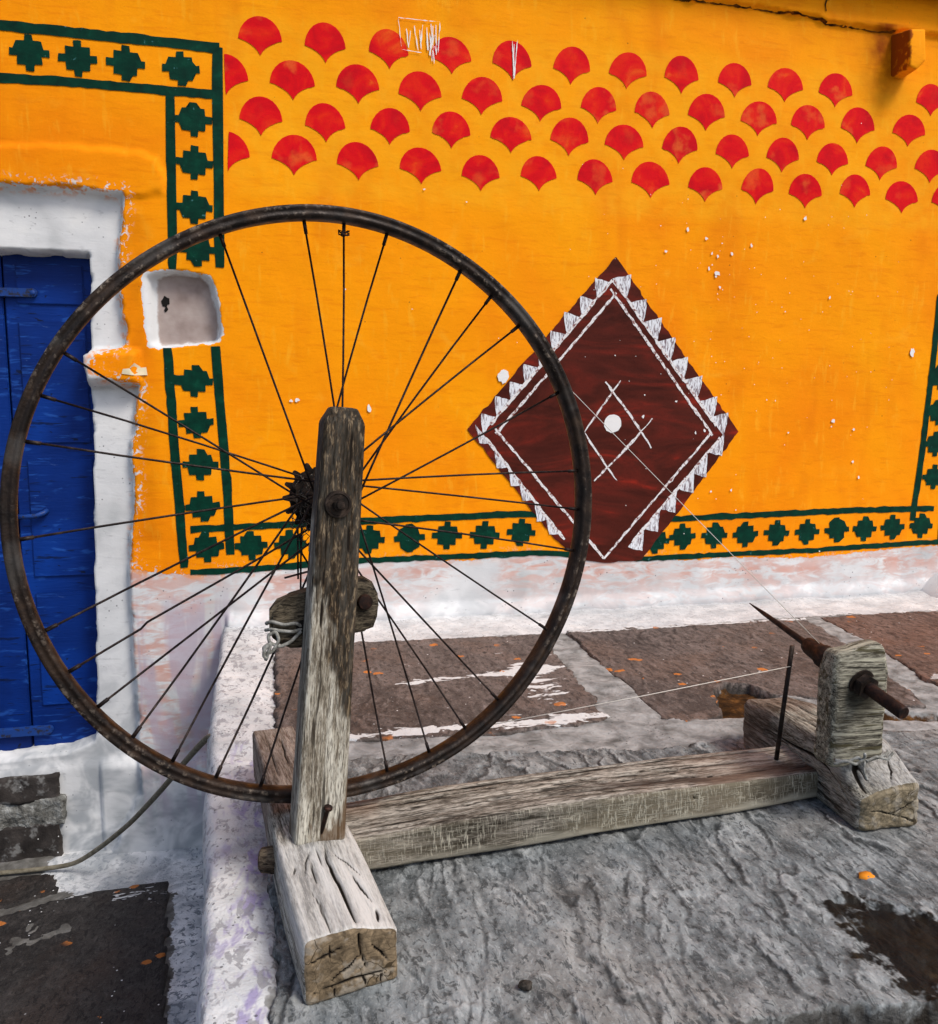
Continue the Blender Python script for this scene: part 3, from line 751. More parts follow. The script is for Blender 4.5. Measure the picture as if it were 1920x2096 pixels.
G[..., 2] -= .016 * sstep(.006, .016, under)
joint = (PY > .46) & (PY < .62) & (PX > -.02)
gapm = np.where(joint, sstep(.012, .0, under), 0)
G[..., 2] -= .03 * gapm
hs = np.where(gapm > .3, np.maximum(hs, .02), hs)
white = np.maximum(np.minimum(PX * 0 + (-.012 - PX), 1), PY - 1.765)
white = np.where(PY > 1.765, np.maximum(white, PY - 1.765), white)
gap = sdf([(-.1, .50), (.02, .485), (.12, .515), (.30, .545), (.387, .569), (.4467, .566), (.5405, .556), (1.2, .572), (2.9, .60), (2.9, .59), (1.2, .565), (.5, .55), (.3, .535), (.1, .505)], PX, PY)
t = T('platform_mortar')
cem = t.ramp(t.noise(26, 6, .7, .4), [(.28, (.10, .10, .095)), (.45, (.22, .22, .215)), (.6, (.33, .33, .325)), (.78, (.42, .43, .43))])
cem = t.mix(t.ss(t.math('ADD', t.attr('mud'), t.rng(t.noise(60, 4), .3, .7, -.006, .006)), -.002, .006), cem, t.ramp(t.noise(40, 5, .7), [(.3, (.010, .005, .002)), (.55, (.050, .022, .006)), (.75, (.17, .075, .02))]))
wh = white_color(t, None, .30)
lav = t.math('MULTIPLY', t.ss(t.noise(24, 6, .75, .6, t.map((1.6, .6, 1))), .50, .62), t.attr('lav'))
wh = t.mix(t.math('MULTIPLY', lav, .8), wh, (.27, .22, .42))
worn = t.math('MULTIPLY', t.ss(t.noise(75, 6, .75, .5, t.map((1, .6, 1))), .52, .60), t.attr('worn'))
wh = t.mix(worn, wh, (.26, .255, .27))
we = t.math('ADD', t.attr('white'), t.rng(t.noise(34, 6, .75), .25, .75, -.014, .014))
c = t.mix(t.ss(we, -.002, .002), cem, wh)
pit = t.math('MULTIPLY', t.math('LESS_THAN', t.voro(110), .16), t.ss(t.noise(20, 3), .46, .6))
c = t.mix(t.math('MULTIPLY', pit, .8), c, (.05, .05, .05))
n = t.bump(t.noise(55, 6, .7), .7, .004)
n = t.bump(t.noise(220, 4, .7), .5, .0012, n)
PMAT = t.done(c, .88, n)
lavm = (PY < 1.30) * sstep(-.11, -.03, PX)
platform = mesh_obj('platform', G.reshape(-1, 3), grid_faces(G.shape[0], G.shape[1]), PMAT, None,
                    attrs={'white': white, 'mud': hs, 'lav': lavm, 'worn': np.where(PX < .05, .75, .25)})
platform['kind'] = 'structure'
platform['label'] = 'raised stone platform with whitewashed edges under the spinning wheel'

def slate_h(x, y, seed, ridge=1.0):
    """cleaved slate: gently tilted layers that break off in ragged ledges running along y"""
    def layer(freq, warp, sd, soft):
        u = x * freq + warp * (fbm(x * 5, y * 3.2, seed=sd, oct=3) + .17 * fbm(x * 26, y * 15, seed=sd + 3, oct=2) + .06 * fbm(x * 52, y * 46, seed=sd + 6, oct=3, gain=.6))
        fr = u - np.floor(u)
        A = sstep(-.15, .40, fbm(u * .9 + 7, y * 8.0, seed=sd + 11, oct=3)) * (.6 + .4 * sstep(-.3, .2, fbm(x * 30, y * 24, seed=sd + 19, oct=3)))
        hgt = np.where(fr < soft, 1 - fr / soft, (fr - soft) / (1 - soft))
        return A * hgt, A * sstep(soft - .16, soft, fr) * (1 - .6 * sstep(soft + .06, 1.0, fr)), A * (1 - sstep(.02, .16, fr))
    a, la, ca = layer(27, 1.9, seed, .88)
    b, lb, cb = layer(55, 2.2, seed + 31, .84)
    rough_ = fbm(x * 60, y * 36, seed=seed + 9, oct=4, gain=.68)
    low = fbm(x * 4, y * 3, seed=seed + 13, oct=2)
    slate_h.ledge = np.clip(la + .75 * lb, 0, 1)
    slate_h.crest = np.clip(ca + .5 * cb, 0, 1)
    return ridge * (.0024 * a + .0013 * b + .0013 * rough_) + .0012 * low - .002 * ridge

def stone_mat(name, stops, warm, spots=0.0, wash=0.0, dirs=(1, .32, 1)):
    t = T(name)
    a = t.noise(22, 7, .68, .8, t.map(dirs))
    b = t.noise(46, 6, .7, .6, t.map(dirs))
    c = t.ramp(t.math('ADD', t.math('MULTIPLY', a, .6), t.math('MULTIPLY', b, .4)), stops)
    c = t.mix(t.math('MULTIPLY', t.ss(t.noise(5, 4, .6, .5), .45, .65), .45), c, warm)
    c = t.mix(t.math('MULTIPLY', t.ss(t.attr('relief'), .5, .05), .5), c, tuple(v * .35 for v in stops[0][1]))  # low spots darkened: shade of the hollows painted into the stone
    fine = t.noise(300, 4, .75)
    pk = t.noise(120, 4, .75, .6, t.map((1, .5, 1)))
    c = t.mix(t.math('MULTIPLY', t.ss(pk, .53, .62), .8), c, tuple(v * .6 for v in stops[0][1]))
    c = t.mix(t.math('MULTIPLY', t.ss(pk, .43, .32), .32), c, tuple(min(.7, v * 1.25) for v in stops[-1][1]))
    c = t.mix(t.math('MULTIPLY', t.ss(fine, .52, .72), .35), c, stops[-1][1])
    c = t.mix(t.math('MULTIPLY', t.ss(t.noise(210, 4, .7, .3), .56, .7), .4), c, tuple(v * .4 for v in stops[0][1]))
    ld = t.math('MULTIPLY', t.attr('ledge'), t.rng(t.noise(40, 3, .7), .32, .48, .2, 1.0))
    c = t.mix(t.math('MULTIPLY', ld, .85), c, tuple(v * .28 for v in stops[0][1]))  # shadow at the foot of each broken layer, painted into the colour
    c = t.mix(t.math('MULTIPLY', t.attr('crest'), t.rng(t.noise(50, 3, .7), .4, .6, .1, .6)), c, tuple(min(.7, v * 1.25) for v in stops[-1][1]))  # upper lips painted paler, as if catching the light
    if wash:
        wv = t.math('ADD', t.attr('wash'), t.rng(t.noise(36, 6, .75, .4, t.map((.5, 1.4, 1))), .3, .7, -.5, .5))
        c = t.mix(t.math('MULTIPLY', t.ss(wv, .5, .58), wash), c, (.62, .63, .63))
    if spots:
        v = t.voro(16, vec=t.map((1, 1.3, 1)))
        sp = t.math('LESS_THAN', t.math('ADD', v, t.rng(t.noise(90, 4), .3, .7, -.06, .06)), .17)
        c = t.mix(t.math('MULTIPLY', t.math('MULTIPLY', sp, t.ss(t.noise(5.3, 2), .50, .56)), spots), c, (.52, .17, .03))
        v = t.voro(55)
        c = t.mix(t.math('MULTIPLY', t.math('LESS_THAN', v, .09), t.ss(t.noise(9, 2), .52, .6)), c, (.7, .7, .7))
    dk = t.math('ADD', t.attr('patch'), t.rng(t.noise(38, 5, .75), .3, .7, -.022, .022))
    c = t.mix(t.ss(dk, -.006, .008), c, t.ramp(t.noise(28, 6, .7, .5, t.map((1, .5, 1))), [(.42, (.003, .0025, .002)), (.62, (.011, .008, .004)), (.80, (.06, .042, .020))]))
    jt = t.math('SUBTRACT', 1.0, t.ss(t.math('ADD', t.attr('rim'), t.rng(t.noise(70, 4), .3, .7, -.003, .003)), .000, .0045))
    c = t.mix(t.math('MULTIPLY', jt, .8), c, (.022, .018, .014))
    n = t.bump(b, .7, .004)
    n = t.bump(pk, .6, .0022, n)
    n = t.bump(fine, .6, .0016, n)
    return t.done(c, .68, n, spec=.22)

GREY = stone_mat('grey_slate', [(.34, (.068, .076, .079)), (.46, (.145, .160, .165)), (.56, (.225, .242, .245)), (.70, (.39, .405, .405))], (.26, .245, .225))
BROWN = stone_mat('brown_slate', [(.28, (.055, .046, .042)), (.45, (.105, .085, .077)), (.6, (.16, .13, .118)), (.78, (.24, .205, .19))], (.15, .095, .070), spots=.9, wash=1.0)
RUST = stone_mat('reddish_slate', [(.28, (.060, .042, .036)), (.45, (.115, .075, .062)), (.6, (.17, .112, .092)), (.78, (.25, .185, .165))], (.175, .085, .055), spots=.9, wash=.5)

def slab(poly, mat, parent, base, step, seed, ridge, fx, fy, name='stone_slab', patch=None, wash=None, drop=.03, lift=.002):
    P = np.array(poly)
    lx = lines(P[:, 0].min() - .01, P[:, 0].max() + .01, max(fx[0], P[:, 0].min() - .01), min(fx[1], P[:, 0].max() + .01), step, .06)
    ly = lines(P[:, 1].min() - .01, P[:, 1].max() + .01, max(fy[0], P[:, 1].min() - .01), min(fy[1], P[:, 1].max() + .01), step, .06)
    x, y = np.meshgrid(lx, ly, indexing='ij')
    s = sdf(poly, x, y) + .0045 * fbm(x * 35, y * 35, seed=seed + 2, oct=3)
    hgt = slate_h(x, y, seed, ridge)
    ledge, crest = slate_h.ledge, slate_h.crest
    z = base + lift + hgt
    pt = np.full(x.shape, -1.0)
    if patch is not None:
        pt = sdf(patch, x, y) - .007 + .010 * fbm(x * 25, y * 25, seed=seed + 3, oct=3)
        z = z - .0035 * sstep(-.002, .006, pt)
    z = z - drop * (1 - sstep(-.0035, .0025, s))
    ws = np.zeros_like(x) if wash is None else wash(x, y)
    rl = np.clip((hgt - np.percentile(hgt, 4)) / (np.percentile(hgt, 96) - np.percentile(hgt, 4)), 0, 1)
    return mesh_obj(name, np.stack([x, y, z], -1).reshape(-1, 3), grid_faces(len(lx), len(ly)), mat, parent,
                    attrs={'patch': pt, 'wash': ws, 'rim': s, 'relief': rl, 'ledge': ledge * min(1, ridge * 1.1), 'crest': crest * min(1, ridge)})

def wash_b(x, y):
    w = np.exp(-((y - 1.262) / .022) ** 2) * .75 + np.exp(-(((x - .46) / .05) ** 2 + ((y - 1.46 - .35 * (x - .46)) / .12) ** 2)) * .75
    w += np.exp(-((y - 1.50 - .1 * (x - .3)) / .018) ** 2) * .55 * (x > .2)
    return np.clip(w, 0, 1)
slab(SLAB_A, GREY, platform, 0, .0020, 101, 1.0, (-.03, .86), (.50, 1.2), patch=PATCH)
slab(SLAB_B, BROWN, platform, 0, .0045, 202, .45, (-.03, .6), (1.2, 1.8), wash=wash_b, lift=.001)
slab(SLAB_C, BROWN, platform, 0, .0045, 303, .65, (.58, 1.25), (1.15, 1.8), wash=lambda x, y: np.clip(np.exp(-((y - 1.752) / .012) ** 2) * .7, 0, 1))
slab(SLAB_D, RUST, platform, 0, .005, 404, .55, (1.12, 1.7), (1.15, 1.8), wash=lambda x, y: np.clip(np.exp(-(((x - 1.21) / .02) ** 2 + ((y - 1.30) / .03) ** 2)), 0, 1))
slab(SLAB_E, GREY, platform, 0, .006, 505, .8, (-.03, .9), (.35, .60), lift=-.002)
t = T('orange_splash'); ORSP = t.done((.72, .25, .02), .7)
def floor_spot(name, c, r, mat, z=.004, parent=platform, asp=.8):
    p = blob((0, 0), r, 12, .2, asp)
    n_ = len(p)
    return mesh_obj(name, [(c[0], c[1], z + .0001)] + [(c[0] + a, c[1] + b, z) for a, b in p] + [(c[0] + a * 1.02, c[1] + b * 1.02, z - .012) for a, b in p],
                    [(0, 1 + i, 1 + (i + 1) % n_) for i in range(n_)] + [(1 + i, 1 + n_ + i, 1 + n_ + (i + 1) % n_, 1 + (i + 1) % n_) for i in range(n_)], mat, parent)
floor_spot('paint_splash', (.6148, .7523), .0085, ORSP, .0022 + float(slate_h(np.array([.6148]), np.array([.7523]), 101)[0]))

def pebble(loc, r, label):
    bm = bmesh.new()
    bmesh.ops.create_icosphere(bm, subdivisions=3, radius=r)
    for v in bm.verts:
        v.co *= 1 + .22 * float(fbm(np.array([v.co.x / r * 1.3]), np.array([v.co.y / r * 1.3]), np.array([v.co.z / r * 1.3]), seed=77)[0])
        v.co.z *= .6
    o = bm_obj('pebble', bm, PEB, None, smooth=True, mw=Matrix.Translation(loc))
    o['label'] = label; o['category'] = 'pebble'
t = T('pebble_stone'); PEB = t.done(t.ramp(t.noise(180, 4, .7), [(.3, (.010, .009, .008)), (.7, (.07, .06, .05))]), .9, t.bump(t.noise(300, 4), .8, .002))
pebble((.2024, .660, .005), .0060, 'small dark pebble lying on the grey slab in front of the wooden blocks')

# white plastered step against the wall at the right ------------------
t = T('white_plaster'); WPLAS = t.done(white_color(t), .85, wall_bump(t))
(V, NR), F = rbox((.9, .46, .16), .012, .05)
V = V + NR * (.004 * fbm(V[:, 0] * 8, V[:, 1] * 8, V[:, 2] * 8, seed=61))[:, None]
V[:, 0] += np.where(V[:, 0] < 0, (V[:, 1] - .23) * .30 + (V[:, 2] + .08) * 1.7, 0)
V[:, 2] += np.where(V[:, 2] > 0, (V[:, 1] - .23) * .22, 0)
o = mesh_obj('plaster_step', V, F, WPLAS, None, mw=Matrix.Translation((2.135, 1.79, .060)))
o['label'] = 'low whitewashed plaster step against the wall at the far right'; o['category'] = 'step'

# ------------------------------------------------------------------ lower ground by the door
GZ = -.535
xs3 = lines(-25, 25, -.95, -.06, .008, 3.0)
ys3 = lines(-25, 2.05, .85, 2.04, .008, 3.0)
gx, gy = np.meshgrid(xs3, ys3, indexing='ij')
near_ = sstep(-1.2, -.9, gx) * sstep(.0, -.04, gx) * sstep(.6, .85, gy)
gz = GZ + near_ * (.003 * fbm(gx * 14, gy * 14, seed=51, oct=4)) + near_ * .012 * sstep(1.93, 1.97, gy)
WPOLY = [(-.53, 1.90), (-.50, 2.04), (-.02, 2.04), (-.02, .3), (-.19, .3), (-.2018, 1.396), (-.232, 1.80), (-.42, 1.82)]
gw = sdf(WPOLY, gx, gy)
t = T('ground_mortar')
cem = t.ramp(t.noise(20, 6, .7, .4), [(.3, (.055, .05, .045)), (.5, (.12, .115, .105)), (.7, (.22, .21, .20))])
wh = white_color(t, None, .75)  # strong grey-blue tone: grime plus the shade of this low corner
worn = t.math('MULTIPLY', t.ss(t.noise(75, 6, .75, .5), .52, .60), t.attr('wear_shade'))
wh = t.mix(worn, wh, (.15, .17, .19))  # worn paint, with shade painted in, strongest beside the platform
we = t.math('ADD', t.attr('white'), t.rng(t.noise(40, 6, .75), .25, .75, -.012, .012))
c = t.mix(t.ss(we, -.002, .002), cem, wh)
GMAT = t.done(c, .9, t.bump(t.noise(60, 6, .7), .8, .005))
ground = mesh_obj('ground', np.stack([gx, gy, gz], -1).reshape(-1, 3), grid_faces(len(xs3), len(ys3)), GMAT, None,
                  attrs={'white': gw, 'wear_shade': np.where(gx > -.21, .9, .45)})
ground['kind'] = 'structure'
ground['label'] = 'lower courtyard ground before the blue door with whitewashed margins'
DARKSL = stone_mat('dark_slate', [(.28, (.017, .015, .014)), (.45, (.032, .028, .026)), (.6, (.048, .043, .040)), (.78, (.085, .078, .073))], (.055, .034, .024), spots=.75, wash=1.0, dirs=(1, 1, 1))
slab([(-1.3, 1.775), (-.5676, 1.7853), (-.43, 1.834), (-.34, 1.840), (-.248, 1.8466), (-.225, 1.6), (-.2018, 1.396), (-.196, 1.1), (-.19, .7), (-1.3, .7)], DARKSL, ground, GZ, .008, 606, .25, (-.9, -.1), (1.0, 1.9),
     wash=lambda x, y: np.clip(np.exp(-(((x + .30) / .06) ** 2 + ((y - 1.80) / .03) ** 2)) * .6 + np.exp(-(((x + .42) / .03) ** 2 + ((y - 1.825) / .02) ** 2)) * .8, 0, 1), lift=.004)
slab([(-1.3, 1.80), (-.57, 1.81), (-.47, 1.852), (-.50, 1.93), (-1.3, 1.93)], DARKSL, ground, GZ, .010, 707, .3, (-.9, -.3), (1.78, 1.95), lift=.004)
# ------------------------------------------------------------------ wood
def wood_mat(name, axis, pale, mid, dark, grain=1.0, stain=None, hatch=False, endg=None, rough=.78):
    t = T(name)
    sc = {'x': (.06, 1, 1), 'y': (1, .06, 1), 'z': (1, 1, .06)}[axis]
    sc2 = {'x': (.16, 1, 1), 'y': (1, .16, 1), 'z': (1, 1, .16)}[axis]
    g1 = t.noise(150 * grain, 6, .65, .25, t.map(sc))
    g2 = t.noise(480 * grain, 5, .7, .2, t.map(sc2))
    g3 = t.noise(16, 5, .6, .5, t.map({'x': (.4, 1, 1), 'y': (1, .4, 1), 'z': (1, 1, .4)}[axis]))
    f = t.math('ADD', t.math('MULTIPLY', g1, .45), t.math('ADD', t.math('MULTIPLY', g2, .25), t.math('MULTIPLY', g3, .30)))
    c = t.ramp(f, [(.38, dark), (.46, mid), (.54, pale), (.64, tuple(min(1, v * 1.45) for v in pale))])
    po = t.noise(620 * grain, 3, .7, .2, t.map({'x': (.13, 1, 1), 'y': (1, .13, 1), 'z': (1, 1, .13)}[axis]))
    c = t.mix(t.math('MULTIPLY', t.ss(po, .50, .60), .62), c, tuple(v * .55 for v in dark))
    c = t.mix(t.math('MULTIPLY', t.ss(po, .44, .36), .45), c, tuple(min(.8, v * 1.45) for v in pale))
    line = t.math('MULTIPLY', t.ss(t.noise(210 * grain, 5, .7, .3, t.map(sc)), .575, .63), .85)
    c = t.mix(line, c, tuple(v * .35 for v in dark))
    if stain is not None: c = stain(t, c, f)
    if endg is not None:
        e = t.noise(70, 6, .7, 1.0)
        ec = t.ramp(e, [(.32, tuple(v * .25 for v in endg)), (.46, tuple(v * .6 for v in endg)), (.62, endg), (.8, tuple(v * 1.5 for v in endg))])
        dn = t.node('VectorMath', operation='DISTANCE'); t.put(dn.inputs[0], t.map((1, 0, 1))); dn.inputs[1].default_value = (.012, 0, -.02)
        ring = t.math('SINE', t.math('ADD', t.math('MULTIPLY', dn.outputs['Value'], 1500.0), t.math('MULTIPLY', t.noise(30, 3), 9.0)))
        ec = t.mix(t.math('MULTIPLY', t.ss(ring, .2, .9), .45), ec, tuple(v * .45 for v in endg))
        ec = t.mix(t.math('MULTIPLY', t.ss(t.noise(45, 4, .7), .50, .62), .45), ec, (.36, .33, .28))
        v = t.voro(34, 'DISTANCE_TO_EDGE', vec=t.mix(.12, t.co(), t.noise(14, 3, col=True)))
        wv = t.noise(18, 3)
        ec = t.mix(t.math('MULTIPLY', t.math('MULTIPLY', t.math('LESS_THAN', v, .012), t.ss(wv, .50, .56)), .8), ec, (.02, .013, .006))
        c = t.mix(t.ss(t.math('ADD', t.attr('end'), t.rng(t.noise(80, 4), .3, .7, -.25, .25)), .42, .58), c, ec)
    if hatch:
        x, y, z = t.xyz()
        w1 = t.noise(620, 2, .6, .3, t.map((1, .02, .14), (0, rad(28), 0)))
        w2 = t.noise(560, 2, .6, .3, t.map((.12, .02, 1), (0, rad(10), 0)))
        hm = t.math('MULTIPLY', t.math('MAXIMUM', t.ss(w1, .50, .64), t.math('MULTIPLY', t.ss(w2, .52, .66), .7)), t.rng(t.noise(24, 4, .6), .38, .6, .15, 1.0))
        hm = t.math('MAXIMUM', hm, t.math('MULTIPLY', t.ss(t.math('ADD', z, t.rng(t.noise(18, 3), .3, .7, -.006, .006)), .014, .004), .7))
        hc = t.mix(hm, t.ramp(t.noise(9, 4, .6), [(.36, (.020, .016, .010)), (.6, (.15, .130, .092))]), (.40, .375, .30))
        c = t.mix(t.math('MULTIPLY', t.ss(t.attr('front'), .4, .6), t.rng(t.noise(6, 4), .35, .6, .45, .95)), c, hc)
    c = t.mix(t.ss(t.attr('crack'), .25, .8), c, (.010, .007, .005))
    n = t.bump(g1, .6, .0022)
    n = t.bump(po, .5, .0010, n)
    if hatch: n = t.bump(t.math('MULTIPLY', hm, t.attr('front')), .5, .0015, n)
    return t.done(c, rough, n, spec=.12)

def crack_field(V, polys):
    """polys: list of (points, width, depth): returns crack attribute and depth"""
    at = np.zeros(len(V)); dp = np.zeros(len(V))
    for pts, w, d in polys:
        P = np.array(pts, float)
        dm = np.full(len(V), 1e9)
        n = len(P) - 1
        for i in range(n):
            a, b = P[i], P[i + 1]
            e = b - a
            s = np.clip(((V - a) @ e) / (e @ e + 1e-12), 0, 1)
            q = np.linalg.norm(V - a - s[:, None] * e, axis=1)
            ww = w * (1.0 - .75 * abs((i + s) / n * 2 - 1) ** 2)
            dm = np.minimum(dm, q / ww)
        k = 1 - sstep(.25, 1.15, dm)
        at = np.maximum(at, k); dp = np.maximum(dp, k * d)
    return at, dp

def walk(a, b, n=14, amp=.004, up=0):
    a, b = np.array(a, float), np.array(b, float)
    out = []
    off = np.zeros(3)
    for i in range(n + 1):
        s = i / n
        off = off * .8 + rng.normal(0, amp * .45, 3) * (np.abs(a - b) > 1e-7)
        out.append(a + (b - a) * s + off * math.sin(math.pi * min(1, s * 1.3 + .1)))
    return out

wheel = empty('spinning_wheel', (.36, .95, 0.0), 'old wooden spinning wheel with a rusty bicycle wheel standing on the platform', 'spinning wheel')

def timber(name, size, mw, mat, deform, cracks, res=.0025, r=.006, amp=.0012, seed=0, front=False, end=None, grain_axis=1):
    (V, NR), F = rbox(size, res, r)
    V = V + np.array([0, 0, size[2] / 2])
    s = [26, 26, 26]; s[grain_axis] = 5
    d = amp * fbm(V[:, 0] * s[0], V[:, 1] * s[1], V[:, 2] * s[2], seed=seed, oct=3)
    s = [150, 150, 150]; s[grain_axis] = 16
    d += amp * .35 * fbm(V[:, 0] * s[0], V[:, 1] * s[1], V[:, 2] * s[2], seed=seed + 7, oct=2)
    at, dp = crack_field(V, cracks)
    attrs = {'crack': at}
    if front: attrs['front'] = sstep(.5, .9, -NR[:, 1])
    if end is not None: attrs['end'] = end(V, NR)
    V = V + NR * (d - dp)[:, None]
    V = deform(V)
    return mesh_obj(name, V, F, mat, wheel, attrs=attrs, mw=mw)

# near cross block ---------------------------------------------------
Lb = .467
ydir = Vector((-.1446, .9895, 0)).normalized(); xdir = Vector((ydir.y, -ydir.x, 0))
mwb = frame_matrix(Vector((.0543, .6865, .0)) + ydir * Lb / 2, xdir, ydir, (0, 0, 1))
def stain_nb(t, c, f):
    x, y, z = t.xyz()
    b = t.math('ADD', y, t.rng(t.noise(26, 4), .3, .7, -.02, .02))
    pale_ = t.math('MULTIPLY', t.ss(b, -.045, -.10), t.ss(z, .030, .052))
    c = t.mix(t.math('MULTIPLY', pale_, t.rng(f, .4, .6, .35, .9)), c, (.56, .55, .53))
    back = t.ss(b, -.02, .06)
    return t.mix(t.math('MULTIPLY', back, .6), c, t.ramp(f, [(.4, (.05, .025, .015)), (.6, (.22, .14, .10))]))
NBM = wood_mat('weathered_block_wood', 'y', (.38, .36, .32), (.21, .195, .165), (.048, .040, .031), 1.0, stain_nb, endg=(.23, .170, .105))
def df_nb(V):
    s = (V[:, 1] + Lb / 2) / Lb
    V = V.copy()
    V[:, 0] *= 1.02 - .36 * sstep(.15, 1, s)
    V[:, 2] *= 1 + .10 * sstep(.1, .9, s)
    V[:, 1] += V[:, 0] * .10 * (1 - s)
    V[:, 2] *= np.where(V[:, 0] > 0, 1 - .20 * np.clip(V[:, 0] / .04, 0, 1) * (1 - s) ** 2, 1)
    return V
fy = -Lb / 2
Zt = .061
cr = [(walk((.004, fy + .16, Zt), (.006, fy + .012, Zt), 16, .003) + [(.006, fy, .056), (.007, fy, .040), (.012, fy, .022)], 0.0032, .006),
      (walk((-.012, fy + .13, Zt), (-.016, fy + .07, Zt), 8, .002), 0.0022, .003),
      (walk((-.020, fy + .09, Zt), (-.018, fy + .005, Zt), 8, .002) + [(-.019, fy, .052), (-.020, fy, .040)], 0.0021, .003),
      (walk((.018, fy + .10, Zt), (.030, fy + .035, Zt), 8, .002), 0.0025, .003),
      (walk((.030, fy + .035, Zt), (.026, fy + .010, Zt), 4, .001), 0.0028, .003),
      (walk((-.008, fy + .15, Zt), (-.026, fy + .09, Zt), 8, .002), 0.0021, .003),
      (walk((.010, fy + .15, Zt), (.034, fy + .07, Zt), 8, .002), 0.0021, .002),
      (walk((-.004, fy + .15, Zt), (-.004, fy + .10, Zt), 8, .002), 0.0021, .002),
      (walk((-.028, fy + .12, Zt), (-.034, fy + .10, Zt), 5, .001), 0.0021, .002),
      (walk((-.042, fy + .02, .016), (-.042, fy + .20, .03), 10, .003), 0.0022, .003),
      (walk((-.042, fy + .10, .045), (-.042, fy + .30, .05), 10, .003), 0.0025, .003),
      (walk((.008, fy, .036), (-.020, fy, .018), 6, .002), .0017, .003),
      (walk((.018, fy, .045), (.032, fy, .026), 6, .002), .0017, .003),
      (walk((-.034, fy, .012), (.038, fy, .017), 10, .001), .0017, .003),
      (walk((.010, fy, .016), (.012, fy, .004), 4, .001), .0017, .002), (walk((-.018, fy, .013), (-.016, fy, .002), 4, .001), .0017, .002),
      (walk((.026, fy, .016), (.025, fy, .005), 4, .001), .0017, .002), (walk((-.036, fy, .040), (-.010, fy, .047), 6, .002), .0017, .002),
      (walk((.0, fy + .33, Zt), (.008, fy + .44, Zt), 8, .003), 0.0028, .003), (walk((-.02, fy + .30, Zt), (-.02, fy + .42, Zt), 8, .003), 0.0022, .003)]
timber('cross_block', (.084, Lb, .062), mwb, NBM, df_nb, cr, .0017, .006, .0007, 11, end=lambda V, N: sstep(.4, .8, -N[:, 1]))
# wooden peg through the block's side
tube('peg', [tuple(Vector((-.014, .880, .026)) + Vector((-.014, .002, .0)) * k) for k in (-1, 0, .8, 1.0)], [.014, .0145, .013, .009], wood_mat('peg_wood', 'x', (.16, .12, .08), (.09, .065, .045), (.03, .02, .012)), wheel, 14)
ob = bpy.data.objects['peg']

# long base beam -----------------------------------------------------
LB = .630
bx_ = Vector((math.cos(rad(4.79)), math.sin(rad(4.79)), 0)); by_ = Vector((-bx_.y, bx_.x, 0))
bo = Vector((.0953, .8736, .0035)) - bx_ * .046
mwl = frame_matrix(bo + bx_ * LB / 2 + by_ * .0375, bx_, by_, (0, 0, 1))
def stain_bm(t, c, f):
    x, y, z = t.xyz()
    a = t.math('ADD', y, t.rng(t.noise(16, 4, .6, 0, t.map((.3, 1, 1))), .3, .7, -.016, .016))
    band = t.math('MULTIPLY', t.ss(a, -.036, -.026), t.ss(a, -.006, -.020))
    band = t.math('MULTIPLY', band, t.ss(t.math('ADD', x, t.rng(t.noise(7, 3), .3, .7, -.1, .1)), -.12, .06))
    c = t.mix(t.math('MULTIPLY', band, .85), c, (.035, .020, .014))
    red = t.math('MULTIPLY', t.ss(t.noise(7, 4), .50, .64), .45)
    return t.mix(red, c, t.ramp(f, [(.4, (.09, .05, .035)), (.6, (.30, .205, .15))]))
BMM = wood_mat('weathered_beam_wood', 'x', (.34, .305, .26), (.165, .142, .115), (.032, .024, .018), 1.0, stain_bm, hatch=True)
def df_bm(V):
    V = V.copy()
    s = V[:, 0] / LB + .5
    bow = .006 * np.sin(math.pi * s) ** 1.2
    V[:, 2] += np.where(V[:, 2] > .02, bow + .007 * sstep(-.02, .03, V[:, 1]), 0)
    V[:, 1] += -.004 * np.sin(math.pi * s)
    V[:, 2] += .002 * np.sin(s * 5)* (V[:, 2] > .02)
    return V
cr = []
for y0, y1, a, b, w in ((.022, .026, -.30, .31, .0022), (.012, .018, -.28, .05, .0016), (.004, .010, -.05, .31, .0018), (-.006, -.002, -.2, .2, .0014), (-.018, -.014, -.1, .31, .0020), (.030, .030, -.2, .1, .0014), (-.012, -.020, .1, .31, .0016), (-.026, -.024, -.31, -.1, .0013)):
    cr.append((walk((a, y0, .0395), (b, y1, .0395), 26, .0022), w, .0035))
for z0, a, b in ():
    cr.append((walk((a, -.0375, z0), (b, -.0375, z0 - .003), 14, .0015), .0013, .003))
cr.append(([(.265 - .14, -.0375, .025), (.266 - .14, -.0375, .0255)], .004, .006))
timber('base_beam', (LB, .075, .0395), mwl, BMM, df_bm, cr, .003, .0065, .0012, 23, front=True, grain_axis=0)

# far cross block ----------------------------------------------------
LF = .262
yf = Vector((.02, .9998, 0)).normalized(); xf = Vector((yf.y, -yf.x, 0))
mwf = frame_matrix(Vector((.7125, .836, 0)) + yf * LF / 2, xf, yf, (0, 0, 1))
def stain_fb(t, c, f):
    x, y, z = t.xyz()
    up = t.math('MULTIPLY', t.ss(z, .045, .06), t.ss(y, -.03, -.08))
    c = t.mix(t.math('MULTIPLY', up, t.rng(f, .4, .6, .2, .7)), c, (.42, .42, .42))
    low = t.ss(t.math('ADD', y, t.rng(t.noise(30, 4), .3, .7, -.02, .02)), .03, .08)
    return t.mix(t.math('MULTIPLY', low, .6), c, t.ramp(f, [(.4, (.05, .03, .02)), (.6, (.24, .17, .13))]))
FBM_ = wood_mat('weathered_log_wood', 'y', (.30, .28, .235), (.165, .148, .12), (.045, .035, .025), 1.0, stain_fb, endg=(.25, .205, .135))
